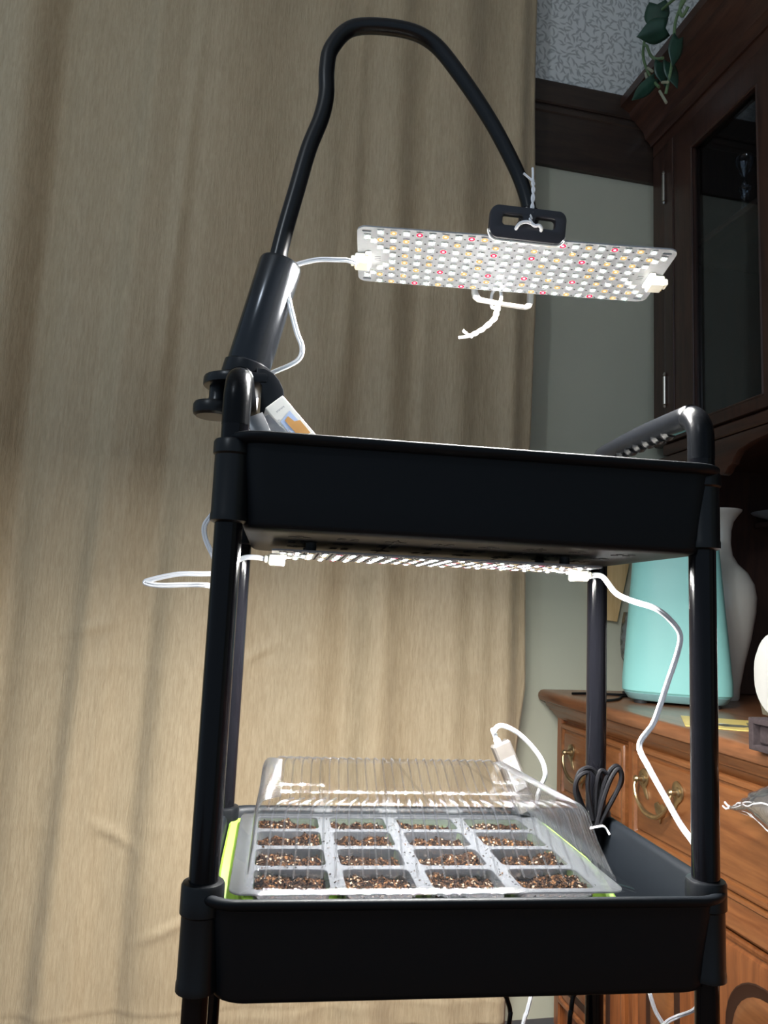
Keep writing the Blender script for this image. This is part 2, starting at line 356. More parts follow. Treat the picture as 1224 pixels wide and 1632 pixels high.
# ------------------------------------------------------------------ the room
YW, XR = 1.72, 1.47
struct('floor', MB().box((-.3, 0, -H - .02), (3.6, 3.6, .04)), M['floor'])
struct('ceiling', MB().box((-.3, .4, 1.87), (3.6, 2.8, .04)), M['ceiling'])
wb = struct('wall_back', MB().box((-.3, YW + .03, .475), (3.6, .06, 2.75)), M['green_wall'])
struct('wallpaper', MB().box((-.3, YW - .0015, 1.62), (3.54, .003, .46)), M['wallpaper'], 'pale wallpaper with small grey willow leaves', wb)
struct('wall_right', MB().box((XR + .03, .0, .475), (.06, 3.4, 2.75)), M['green_wall'])
tb = struct('trim_1', MB().box((-.3, YW - .006, 1.255), (3.5, .012, .18)).box((-.3, YW - .010, 1.367), (3.5, .020, .066), .004).box((-.3, YW - .008, 1.320), (3.5, .016, .02), .004), M['trim'])
# window hidden behind the curtain: only a sliver of its casing shows at the upper left
win = thing('window_1', None, None, RW((-.05, YW, .0)), kind='structure')
fr = MB(); fr.box((-.56, 1.705, .55), (.09, .03, 1.7), .004).box((.46, 1.705, .55), (.09, .03, 1.7), .004).box((-.05, 1.705, 1.13), (1.1, .0298, .09), .004).box((-.05, 1.705, -.28), (1.1, .0298, .09), .004)
part('window_frame', fr, M['sash'], win, kind='structure')
part('window_pane', MB().box((-.05, 1.712, .43), (.93, .006, 1.33)), M['glass'], win, kind='structure')

# ------------------------------------------------------------------ the curtain
def curtain():
    mb = MB(); nx, nz = 300, 300; x0, x1 = -.80, .70; z0, z1 = -.845, 1.76
    def edge(z):                                     # right edge wanders in a little on the way down
        pts = ((1.8, .690), (1.26, .688), (.75, .700), (.41, .692), (.2, .684), (-.16, .690), (-.30, .668), (-.80, .652), (-.9, .650))
        for (za, xa), (zb, xb) in zip(pts, pts[1:]):
            if zb <= z <= za: return xa + (xb - xa) * (za - z) / (za - zb)
        return .65
    def bell(u, c, w): return math.exp(-((u - c) / w) ** 2)
    def yf(x, z):
        d = 0.0; h = (z + .85) / 2.4                 # 0 at the hem, 1 at the head
        k = lambda a, b: a + (b - a) * h             # a fold's line from hem to head
        d -= .030 * bell(x, k(-.47, -.47), .055)     # ridges stand out towards the room
        d -= .026 * bell(x, k(-.235, -.16), .050)
        d -= .012 * bell(x, k(-.235, -.16) - .035, .020)
        d -= .022 * bell(x, k(-.03, .02), .085)
        d -= .020 * bell(x, k(.20, .17), .060)
        d -= .018 * bell(x, k(.36, .34), .035)
        d -= .026 * bell(x, k(.52, .50), .045)
        d -= .016 * bell(x, k(.635, .645), .022)
        d += .026 * bell(x, k(-.40, -.40), .034)
        def ridge(c, wl, wr): return bell(x, c, wl if x < c else wr)                  # one flank steeper than the other
        fd = lambda a, b: min(1, max(0, (z - a) / (b - a)))                            # fades in between two heights
        d -= .034 * ridge(-.100 + .05 * (z + .5), .050, .13) * (1 - fd(-.15, .35)) * (.35 + .65 * fd(-.80, -.55))
        d -= .028 * ridge(-.125 + .04 * (z - .8), .024, .10) * fd(.25, .75)
        d -= .020 * ridge(.585, .030, .07) * (1 - fd(.0, .5))
        d -= .016 * ridge(.335 + .02 * z, .028, .06) * (1 - fd(-.1, .4))
        d -= .022 * ridge(.245 + .01 * z, .030, .08) * fd(.3, .6)
        d -= .014 * ridge(.415 + .02 * z, .014, .05) * fd(.2, .5)
        d += .014 * bell(x, k(.28, .265), .035)
        d += .012 * bell(x, k(-.13, -.10), .022) * (1 - h * .5)
        d += .012 * noise.noise(Vector((x * 4.0, z * .8, 3.1))) + .0035 * noise.noise(Vector((x * 11, z * 2.6, 8.7)))
        d += .0010 * noise.noise(Vector((x * 34, z * 11, 1.7)))
        zc = -.128 + .012 * noise.noise(Vector((x * 6, 0, 4.4)))                     # pressed fold lines across the cloth
        d -= .0032 * bell(z, zc, .007) * (.55 + .45 * noise.noise(Vector((x * 9, 5, 0))))
        zc2 = -.44 + .012 * noise.noise(Vector((x * 6, 9, 4.4)))
        d -= .0026 * bell(z, zc2, .007) * (.55 + .45 * noise.noise(Vector((x * 9, 2, 0))))
        for cx_, cz_, a_ in ((.09, -.10, .5), (-.44, .83, -.6), (-.24, -.06, .3), (-.16, -.45, -.5), (-.05, -.62, .4)):
            s_ = (x - cx_) * math.cos(a_) + (z - cz_) * math.sin(a_); t_ = -(x - cx_) * math.sin(a_) + (z - cz_) * math.cos(a_)
            d -= .007 * bell(s_, 0, .05) * bell(t_, 0, .008)
        zh = -.785 + .012 * noise.noise(Vector((x * 4, 1, 7)))                        # stitched hem
        d += .0035 * bell(z, zh, .004) - .0025 * bell(z, zh - .010, .006) - .002 * bell(z, zh + .010, .006)
        return 1.625 + d
    vs = []
    for i in range(nz + 1):
        z = z0 + (z1 - z0) * i / nz
        xe = edge(z); xs = x0
        for j in range(nx + 1):
            u = j / nx; x = xs + (xe - xs) * u
            vs.append((x, yf(x, z), z))
    fs = [(i * (nx + 1) + j, i * (nx + 1) + j + 1, (i + 1) * (nx + 1) + j + 1, (i + 1) * (nx + 1) + j) for i in range(nz) for j in range(nx)]
    mb.add(vs, fs)
    t = thing('curtain', 'long tan crinkled curtain with a stitched hem hanging behind the cart', 'curtain', RW((-.05, 1.625, -.845)))
    c = part('panel', mb, M['curtain'], t, ang=180, weld=False)
    so = c.modifiers.new('thick', 'SOLIDIFY'); so.thickness = .0025; so.offset = 1
    rod = MB().cyl((-.9, 1.625, 1.775), (.76, 1.625, 1.775), .011)
    rod.lathe([(.004, 0), (.02, .01), (.024, .022), (.018, .036), (.002, .045)], (.76, 1.625, 1.775), 16, R=Matrix.Rotation(PI / 2, 3, 'Y'))
    for x in (-.7, .72): rod.box((x, 1.672, 1.775), (.012, .094, .02), .002)
    r = thing('curtain_rod', 'dark rod carrying the head of the tan curtain near the ceiling', 'curtain rod', RW((-.05, 1.625, 1.765)))
    part('rod', rod, M['trim'], r)
curtain()

# ------------------------------------------------------------------ china cabinet: buffet below, glazed hutch above
XB, XC, XH, YF, YN = .806, .763, 1.061, 1.700, .16
def buffet():
    t = thing('buffet', 'honey brown wooden buffet with brass bail pulls under the hutch', 'buffet', RW((1.12, .93, -H)))
    part('carcass', MB().box(((.815 + 1.455) / 2, (YF + YN) / 2, -.55), (1.455 - .815, YF - YN - .01, .70), .003), M['buffet_v'], t)
    pr = MB()
    for k, (z, x) in enumerate(((-.169 - .0135, XC),)): pass
    prof = [(1.455, -.196), (XC + .010, -.196), (XC + .003, -.192), (XC, -.184), (XC + .001, -.177), (XC + .006, -.171), (XC + .013, -.169), (1.455, -.169)]
    y0, y1 = YN - .02, YF + .012
    pr.loft([[(x, y, z) for x, z in prof] for y in (y0, y1)])
    part('countertop', pr, M['counter'], t)
    mo = MB(); prof = [(.83, -.196), (.774, -.196), (.777, -.203), (.784, -.209), (.786, -.214), (.792, -.216), (.797, -.224), (.803, -.228), (.806, -.233), (.83, -.233)]
    mo.loft([[(x, y, z) for x, z in prof] for y in (YN, YF - .004)]); part('cove_moulding', mo, M['buffet'], t)
    # belt moulding between drawers and doors
    mo = MB(); prof = [(.83, -.404), (.806, -.404), (.801, -.407), (.8005, -.412), (.806, -.416), (.803, -.424), (.796, -.432), (.790, -.440), (.789, -.449), (.795, -.455), (.805, -.458), (.83, -.458)]
    mo.loft([[(x, y, z) for x, z in prof] for y in (YN, YF - .004)]); part('belt_moulding', mo, M['buffet'], t)
    st = MB(); st.box((.812, 1.683, -.55), (.014, .026, .70), .003); part('stile', st, M['buffet_v'], t)
    st = MB(); st.box((.812, 1.3725, -.55), (.014, .018, .70), .003); part('stile', st, M['buffet_v'], t)
    st = MB(); st.box((.812, .70, -.55), (.014, .05, .70), .003); part('stile', st, M['buffet_v'], t)
    def frame_front(name, ya, yb, za, zb, xf, w, arch=False):
        """raised front: rounded lip frame, recess, raised field"""
        cy, cz, hy, hz = (ya + yb) / 2, (za + zb) / 2, (yb - ya) / 2, (zb - za) / 2
        mb = MB()
        def ring(x, ins, r=.004): return [(x, cy + p[0], cz + p[1]) for p in rrect(hy - ins, hz - ins, max(.001, r), 2)]
        mb.loft([ring(xf + .02, 0), ring(xf + .004, 0), ring(xf + .001, .002), ring(xf, .005), ring(xf + .001, .010), ring(xf + .006, .013), ring(xf + .006, .016), ring(xf + .002, .020), ring(xf + .001, .026)], True, True)
        return part(name, mb, M['buffet'] if not arch else M['buffet_v'], t, ang=20)
    def bail(d, yc, zc, xf, w=.054):
        b = part('pull', MB().tube([(xf - .012, yc + w, zc + .002), (xf - .020, yc + w + .002, zc - .010), (xf - .022, yc + w - .008, zc - .032), (xf - .022, yc + w * .45, zc - .048), (xf - .022, yc, zc - .052), (xf - .022, yc - w * .45, zc - .048), (xf - .022, yc - w + .008, zc - .032), (xf - .020, yc - w - .002, zc - .010), (xf - .012, yc - w, zc + .002)], .003, 8, smooth=5, rf=lambda u: .0028 + .0022 * math.exp(-((u - .5) / .2) ** 2)), M['brass'], d)
        rose = MB()
        for sgn in (-1, 1):
            o = [(.0, .018), (.010, .016), (.016, .006), (.014, -.006), (.009, -.014), (.012, -.024), (.016, -.034), (.006, -.030), (.0, -.020), (-.010, -.012), (-.015, -.002), (-.012, .010)]
            o = [(v.x, v.y) for v in spline([Vector((p[0], p[1], 0)) for p in o], 3, True)]
            rose.plate(o, [], .003, lambda u, v, w_, sgn=sgn: (xf - .0025 - w_, yc + sgn * w - sgn * u, zc + v), .0006)
            rose.lathe([(.009, 0), (.0085, .003), (.005, .005), (.0045, .012), (.0065, .015), (.004, .019), (.001, .020)], (xf - .003, yc + sgn * w, zc), 14, R=Matrix.Rotation(-PI / 2, 3, 'Y'))
        o = [(-.018, .004), (-.008, .010), (0, .006), (.008, .010), (.018, .004), (.013, -.010), (.004, -.016), (0, -.026), (-.004, -.016), (-.013, -.010)]
        rose.plate(o, [], .003, lambda u, v, w_: (xf - .0025 - w_, yc + u, zc - .040 + v), .0006)
        part('backplate', rose, M['brass'], d)
    d1 = frame_front('drawer', 1.388, 1.668, -.402, -.240, .799, 0); bail(d1, 1.557, -.296, .801)
    d2 = frame_front('drawer', .73, 1.360, -.402, -.232, .799, 0); bail(d2, 1.261, -.288, .801); bail(d2, .86, -.288, .801)
    def door(ya, yb):
        d = frame_front('door', ya, yb, -.84, -.462, .799, 0, True)
        cy, hy = (ya + yb) / 2, (yb - ya) / 2 - .052
        zt, zb = -.513, -.80; r = .085
        o = [(-hy, zb), (hy, zb)] + [(hy - r + r * math.cos(a), zt - r + r * math.sin(a)) for a in [PI / 2 * k / 8 for k in range(9)]] + [(-hy + r - r * math.sin(a), zt - r + r * math.cos(a)) for a in [PI / 2 * k / 8 for k in range(9)]]
        def off(o, e): return [(u * (hy - e) / hy, (v - (zt + zb) / 2) * ((zt - zb) / 2 - e) / ((zt - zb) / 2) + (zt + zb) / 2) for u, v in o]
        mk = lambda x, e: [(x, cy + u, v) for u, v in off(o, e)]
        g = MB().loft([mk(.8, -.004), mk(.7985, -.002), mk(.7992, 0)], False, False); g.loft([mk(.7992, 0), mk(.7993, .013)], False, False); part('groove', g, M['groove'], d)
        f = MB().loft([mk(.7995, .012), mk(.7955, .016), mk(.794, .024), mk(.794, .03)], False, True); part('field', f, M['buffet'], d)
    door(.74, 1.140); door(1.388, 1.668); door(1.160, 1.358)
    part('plinth', MB().box((1.13, .93, -.905), (.62, 1.50, .07), .004), M['buffet'], t)
buffet()
def hutch():
    t = thing('china_hutch', 'dark wooden china hutch with glass doors and a scalloped apron', 'hutch', RW((1.25, .93, -.169)))
    X1 = 1.452
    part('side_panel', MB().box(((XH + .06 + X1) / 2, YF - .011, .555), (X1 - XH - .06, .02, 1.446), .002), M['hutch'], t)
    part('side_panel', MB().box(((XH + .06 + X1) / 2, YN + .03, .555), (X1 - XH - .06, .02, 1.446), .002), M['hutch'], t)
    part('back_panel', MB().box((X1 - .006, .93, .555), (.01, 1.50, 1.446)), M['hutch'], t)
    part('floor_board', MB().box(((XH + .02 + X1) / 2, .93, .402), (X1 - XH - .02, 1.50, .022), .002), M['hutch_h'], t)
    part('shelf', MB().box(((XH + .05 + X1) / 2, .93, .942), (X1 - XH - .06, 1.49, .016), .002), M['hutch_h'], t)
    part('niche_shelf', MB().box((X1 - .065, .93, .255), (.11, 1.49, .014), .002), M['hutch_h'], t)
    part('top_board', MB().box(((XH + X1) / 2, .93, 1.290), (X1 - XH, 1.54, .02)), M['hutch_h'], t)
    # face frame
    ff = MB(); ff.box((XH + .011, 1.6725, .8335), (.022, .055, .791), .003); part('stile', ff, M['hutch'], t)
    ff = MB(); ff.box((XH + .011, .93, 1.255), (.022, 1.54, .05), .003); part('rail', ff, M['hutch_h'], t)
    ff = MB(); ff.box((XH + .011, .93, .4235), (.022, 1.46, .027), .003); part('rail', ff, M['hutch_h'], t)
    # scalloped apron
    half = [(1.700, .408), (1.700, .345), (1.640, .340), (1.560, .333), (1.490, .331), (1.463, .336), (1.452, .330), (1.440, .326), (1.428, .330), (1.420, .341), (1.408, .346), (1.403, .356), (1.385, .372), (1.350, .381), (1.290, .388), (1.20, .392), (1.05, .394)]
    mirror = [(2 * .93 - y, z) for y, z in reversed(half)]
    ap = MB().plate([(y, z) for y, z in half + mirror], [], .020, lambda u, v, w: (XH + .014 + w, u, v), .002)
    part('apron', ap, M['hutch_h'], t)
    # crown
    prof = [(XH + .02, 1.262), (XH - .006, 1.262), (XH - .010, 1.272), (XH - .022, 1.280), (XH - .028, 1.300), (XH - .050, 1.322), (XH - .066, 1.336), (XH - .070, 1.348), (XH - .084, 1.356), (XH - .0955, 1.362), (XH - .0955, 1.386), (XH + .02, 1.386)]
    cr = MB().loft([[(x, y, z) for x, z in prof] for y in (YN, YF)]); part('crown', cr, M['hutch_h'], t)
    # glazed doors
    def door(ya, yb, hinge_far):
        z0, z1 = .440, 1.228; w, wb, wt = .115, .028, .075
        d = MB(); xf = XH - .006; cx = xf + .010
        gy0, gy1, gz0, gz1 = ya + w, yb - w, z0 + wb, z1 - wt
        d.plate([(ya, z0), (yb, z0), (yb, z1), (ya, z1)], [[(gy0, gz0), (gy0, gz1), (gy1, gz1), (gy1, gz0)]], .02, lambda u, v, q: (cx + q, u, v), .003)
        dd = part('door', d, M['hutch'], t)
        part('glass', MB().box((cx + .003, (gy0 + gy1) / 2, (gz0 + gz1) / 2), (.004, gy1 - gy0 + .012, gz1 - gz0 + .012)), M['glass'], dd)
        be = MB()
        for q in (gy0, gy1): be.cyl((xf + .001, q, gz0), (xf + .001, q, gz1), .003, 8)
        for q in (gz0, gz1): be.cyl((xf + .001, gy0, q), (xf + .001, gy1, q), .003, 8)
        be.cyl((xf - .0005, yb - .040, z0 + .004), (xf - .0005, yb - .040, z1 - .004), .0025, 8)
        part('bead', be, M['hutch'], dd)
        for z in (.571, 1.108):
            hb = MB()
            yh = yb - .004 if hinge_far else ya + .004
            hb.cyl((xf - .003, yh, z - .036), (xf - .003, yh, z + .036), .0042, 10, bev=.001).lathe([(.001, 0), (.004, .004), (.002, .010)], (xf - .003, yh, z + .036), 8).lathe([(.002, -.008), (.004, -.003), (.001, 0)], (xf - .003, yh, z - .036), 8)
            part('hinge', hb, M['hinge'], dd)
        return dd
    door(1.180, 1.640, True); door(.70, 1.166, False); door(.22, .686, True)
hutch()
# decanter on the hutch shelf, dish in the niche
dz = .950
t = thing('decanter', 'small clear glass decanter on the shelf behind the hutch glass', 'decanter', RW((1.20, 1.52, dz)))
part('bottle', MB().lathe([(.001, 0), (.026, 0), (.031, .012), (.030, .028), (.018, .044), (.010, .056), (.0085, .085), (.010, .105), (.015, .112), (.015, .118), (.009, .120)], (1.20, 1.52, dz), 24), M['crystal'], t)
part('stopper', MB().lathe([(.006, .121), (.008, .126), (.006, .135), (.006, .150), (.014, .165), (.022, .185), (.020, .198), (.010, .206), (.001, .208)], (1.20, 1.52, dz), 16), M['crystal'], t)
single('dish', MB().lathe([(.001, 0), (.035, 0), (.04, .006), (.075, .018), (.080, .022), (.074, .022), (.04, .012), (.001, .010)], (1.375, 1.615, .262), 28), M['dish'], 'blue-grey shallow dish on the small ledge in the hutch niche', 'dish', RW((1.375, 1.615, .262)))

# ------------------------------------------------------------------ things on the buffet top
CT = -.169
def bin_():
    c = (.965, 1.462); wx = Vector((.83, -.557, 0)); dx = Vector((.557, .83, 0))
    def ring(z, w, d, e=3.0, n=48):
        o = []
        for k in range(n):
            a = 2 * PI * k / n; cs, sn = math.cos(a), math.sin(a)
            u = abs(cs) ** (2 / e) * (1 if cs >= 0 else -1) * w; v = abs(sn) ** (2 / e) * (1 if sn >= 0 else -1) * d
            o.append(Vector((c[0], c[1], z)) + wx * u + dx * v)
        return o
    t = thing('countertop_bin', 'tall tapered teal bin with rounded base on the buffet top', 'bin', RW((c[0], c[1], CT)))
    part('body', MB().loft([ring(CT + .022, .106, .058), ring(CT + .026, .1095, .0615), ring(CT + .05, .1095, .0615), ring(CT + .21, .096, .055), ring(CT + .33, .0865, .050), ring(CT + .385, .083, .048), ring(CT + .387, .076, .043)]), M['teal'], t)
    part('plinth', MB().loft([ring(CT + .006, .092, .050), ring(CT + .009, .098, .054), ring(CT + .021, .106, .059), ring(CT + .024, .104, .056)]), M['teal_base'], t, 'greyer teal bevelled base rim')
    part('lid', MB().loft([ring(CT + .385, .086, .050), ring(CT + .390, .0875, .052), ring(CT + .408, .088, .052), ring(CT + .418, .082, .047), ring(CT + .423, .066, .037)]), M['teal_base'], t)
    for u, v in ((.07, .032), (-.07, .032), (.07, -.032), (-.07, -.032)):
        p = Vector((c[0], c[1], CT)) + wx * u + dx * v; part('foot', MB().cyl(p, p + Vector((0, 0, .0065)), .014, 14), M['rubber'], t)
bin_()
def vase():
    c = (1.157, 1.577, CT)
    t = thing('vase', 'tall cream ceramic vase with flared mouth behind the teal bin', 'vase', RW(c))
    prof = [(.001, 0), (.036, 0), (.038, .004), (.040, .03), (.050, .08), (.065, .14), (.076, .20), (.0785, .235), (.074, .265), (.060, .292), (.040, .312), (.029, .332), (.0255, .36), (.0265, .39), (.032, .412), (.043, .428), (.050, .436), (.051, .440), (.047, .440), (.036, .428), (.024, .405), (.021, .37), (.02, .2), (.001, .15)]
    part('body', MB().lathe(prof, c, 48), M['ceramic'], t, ang=60)
    k = Vector((c[0], c[1], 0)); dirv = Vector((-.79, -.6, 0)).normalized()
    b = MB()
    for a, z, s in ((.62, .20, .008), (.50, .19, .006), (.72, .192, .006)):
        q = Matrix.Rotation(-a + .15, 3, 'Z') @ dirv; p = k + q * .0755 + Vector((0, 0, CT + z))
        b.lathe([(.001, -.0012), (s * .8, 0), (s * .5, .0012), (.001, .0018)], p, 9, R=q.to_track_quat('Z', 'Y').to_matrix())
    part('motif', b, M['print_dark'], t, 'small dark painted mark')
vase()
def jar():
    c = (.985, 1.652, CT); mb = MB()
    n = 28; rings = []
    for i in range(34):
        u = i / 33; z = .055 + u * .140
        r = .034 * math.sin(PI * (.12 + .80 * u)) ** .6 + .0025 * math.sin(u * 38)
        rings.append([(c[0] + (r + .0016 * noise.noise(Vector((k, u * 14, 2)))) * math.cos(2 * PI * k / n), c[1] + (r + .0016 * noise.noise(Vector((k, u * 14, 5)))) * math.sin(2 * PI * k / n), CT + z) for k in range(n)])
    t = thing('cloth_filled_goblet', 'clear stemmed goblet stuffed with crumpled white cloth by the teal bin', 'goblet', RW(c))
    part('cloth', mb.loft(rings), M['cloth'], t, ang=80)
    part('glass', MB().lathe([(.030, .0), (.030, .003), (.008, .008), (.006, .03), (.008, .045), (.022, .055), (.035, .085), (.038, .12), (.035, .16), (.030, .19), (.031, .19)], c, 28), M['crystal'], t)
    part('foot', MB().lathe([(.001, .0), (.032, 0), (.032, .004), (.016, .010), (.001, .010)], c, 24), M['rubber'], t)
jar()
# pine plaque on the wall
pl = MB(); o = [(.870, .26), (1.013, .26), (.994, .131), (.964, -.003), (.905, .0025)]
pl.plate(o, [], .016, lambda u, v, w: (u, 1.711 + w, v), .002)
single('wooden_plaque', pl, M['pine'], 'pale pine board tapering downward hung on the green wall', 'plaque', RW((.94, 1.71, 0)))
# yellow card
q = [(.775, 1.150), (.870, 1.090), (.958, 1.212), (.848, 1.272)]
yc = thing('yellow_card', 'flat yellow printed card lying on the buffet top', 'card', RW((.86, 1.18, CT)))
part('sheet', MB().loft([[(x, y, CT + .0006) for x, y in q], [(x, y, CT + .0018) for x, y in q]]), M['yellow'], yc)
def on_card(u, v): a, b, c, d = [Vector((*p, 0)) for p in q]; r = (a * (1 - u) + b * u) * (1 - v) + (d * (1 - u) + c * u) * v; return (r.x, r.y, CT + .0020)
pr = MB(); pr.add([on_card(*p) for p in ((.40, .30), (.55, .2), (.80, .25), (.92, .4), (.78, .48), (.55, .42))], [(0, 1, 2, 3, 4, 5)])
for k in range(9): u = .86; pr.add([on_card(u + a, .12 + k * .07 + b) for a, b in ((0, 0), (.04, 0), (.04, .05), (0, .05))], [(0, 1, 2, 3)])
part('print', pr, M['print_dark'], yc, 'small dark printed drawing and line')
part('emblem', MB().add([on_card(*p) for p in ((.38, .36), (.5, .30), (.62, .36), (.62, .46), (.5, .5))], [(0, 1, 2, 3, 4)]), M['print_pale'], yc)
# velvet box with drawer, white device on it
vb = thing('velvet_box', 'dark brown velvet jewellery box on the buffet edge under a white device', 'box', RW((.81, .86, CT)))
bx = MB(); bx.plate([(.775, CT + .0005), (.947, CT + .0005), (.947, CT + .044), (.775, CT + .044)], [[(.785, CT + .008), (.785, CT + .036), (.937, CT + .036), (.937, CT + .008)]], .13, lambda u, v, w: (.801 + w, u, v), .002)
part('case', bx, M['velvet'], vb); part('drawer', MB().box((.803, .861, CT + .022), (.118, .150, .026), .003), M['velvet'], vb)
def device():
    t = thing('white_device', 'round-cornered white plastic device on a clear stand on the velvet box', 'device', RW((.79, .87, CT + .045)))
    def outline(y0, y1, z0, z1, rt, rb):
        o = []
        for (cx, cz, a0, r) in ((y1 - rt, z1 - rt, 0, rt), (y0 + rt, z1 - rt, PI / 2, rt), (y0 + rb, z0 + rb, PI, rb), (y1 - rb, z0 + rb, 1.5 * PI, rb)):
            for k in range(9): a = a0 + PI / 2 * k / 8; o.append((cx + r * math.cos(a), cz + r * math.sin(a)))
        return o
    part('cap', MB().plate(outline(.80, .962, -.083, -.004, .048, .003), [], .03, lambda u, v, w: (.775 + w, u, v), .004), M['white_pl'], t)
    part('body', MB().plate(outline(.808, .948, -.1225, -.012, .046, .05), [], .02, lambda u, v, w: (.756 + w, u, v), .004), M['white_pl'], t)
    st = [(.958, -.083), (.957, -.098), (.948, -.113), (.930, -.1225), (.845, -.1225), (.827, -.113), (.818, -.098), (.817, -.083), (.805, -.083), (.806, -.102), (.818, -.1225), (.842, -.1237), (.935, -.1237), (.9555, -.1225), (.9612, -.103), (.9618, -.083)]
    part('stand', MB().plate(st, [], .026, lambda u, v, w: (.779 + w, u, v), .001), M['acrylic'], t)
device()
# black cord on the buffet top
single('counter_cord', MB().tube([(.80, 1.47, CT + .003), (.85, 1.50, CT + .003), (.90, 1.565, CT + .003), (.945, 1.57, CT + .003), (1.0, 1.60, CT + .003), (1.06, 1.62, CT + .003)], .0028, 8, smooth=5).tube([(.795, 1.60, CT + .003), (.86, 1.61, CT + .003), (.91, 1.595, CT + .003), (.95, 1.60, CT + .003)], .0028, 8, smooth=5), M['black_cable'], 'black cord lying on the buffet top beside the teal bin', 'cord', RW((.93, 1.55, CT)))
# clear plastic bag hung from the far pull of the long drawer
def bag():
    n = 22; rings = []
    spec = [(1.006, -.262, .003, .004), (.998, -.260, .006, .005), (.985, -.256, .012, .010), (.965, -.249, .022, .016), (.940, -.243, .034, .022), (.905, -.240, .050, .026), (.86, -.245, .070, .028), (.81, -.262, .074, .028), (.77, -.272, .055, .022), (.75, -.276, .02, .012)]
    n = 44; sp4 = [(p.x, p.y) for p in spline([Vector((q[0], q[1], 0)) for q in spec], 5)]; hd4 = [(p.x, p.y) for p in spline([Vector((q[2], q[3], 0)) for q in spec], 5)]
    for i, ((y, z), (h, d)) in enumerate(zip(sp4, hd4)):
        ring = []
        for k in range(n):
            a = 2 * PI * k / n; q = Vector((math.cos(a), math.sin(a), 0))
            ns = .22 * noise.noise(Vector((q.x * 1.3, q.y * 1.3, i * .10))) + .07 * abs(noise.noise(Vector((q.x * 3 + 4, q.y * 3, i * .22))))
            ring.append((.752 + d * q.x * (1 + ns), y + .006 * noise.noise(Vector((q.x * 3, q.y * 3, i * .5))), z + h * .60 * q.y * (1 + ns)))
        rings.append(ring)
    t = thing('plastic_bag', 'crumpled clear plastic bag hanging against the long buffet drawer', 'bag', RW((.752, .87, -.31)))
    part('film', MB().loft(rings), M['bag'], t, ang=40)
    cs = MB(); rc = random.Random(5)  # thin white tubes painting highlight streaks along the film's folds
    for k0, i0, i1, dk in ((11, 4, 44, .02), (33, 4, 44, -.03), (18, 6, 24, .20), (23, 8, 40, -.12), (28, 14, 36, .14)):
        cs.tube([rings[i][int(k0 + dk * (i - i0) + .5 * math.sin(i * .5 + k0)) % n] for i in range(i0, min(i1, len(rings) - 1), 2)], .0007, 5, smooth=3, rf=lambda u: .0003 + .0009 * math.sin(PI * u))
    part('highlights', cs, M['bag_highlight'], t, kind='stuff', label='white highlight streaks painted along the folds')
    inner = [[(.752 + (p[0] - .752) * .72, y_ - .0, z_ + (p[2] - z_) * .66) for p in ring] for ring, (y_, z_) in zip(rings[16:], sp4[16:])]
    part('contents', MB().loft(inner), M['bag_inner'], t, 'pale silvery contents', ang=50)
    part('tail', MB().tube([(.752, 1.004, -.262), (.75, 1.012, -.260), (.75, 1.018, -.257)], .0016, 6).tube([(.752, 1.004, -.261), (.748, 1.013, -.265), (.748, 1.020, -.263)], .0014, 6), M['tie'], t)
    part('loop', MB().tube([(.755, .80, -.222), (.768, .815, -.20), (.776, .82, -.250), (.779, .82, -.330), (.79, .82, -.345), (.776, .835, -.29), (.757, .83, -.225)], .002, 6, smooth=4), M['bag'], t)
bag()
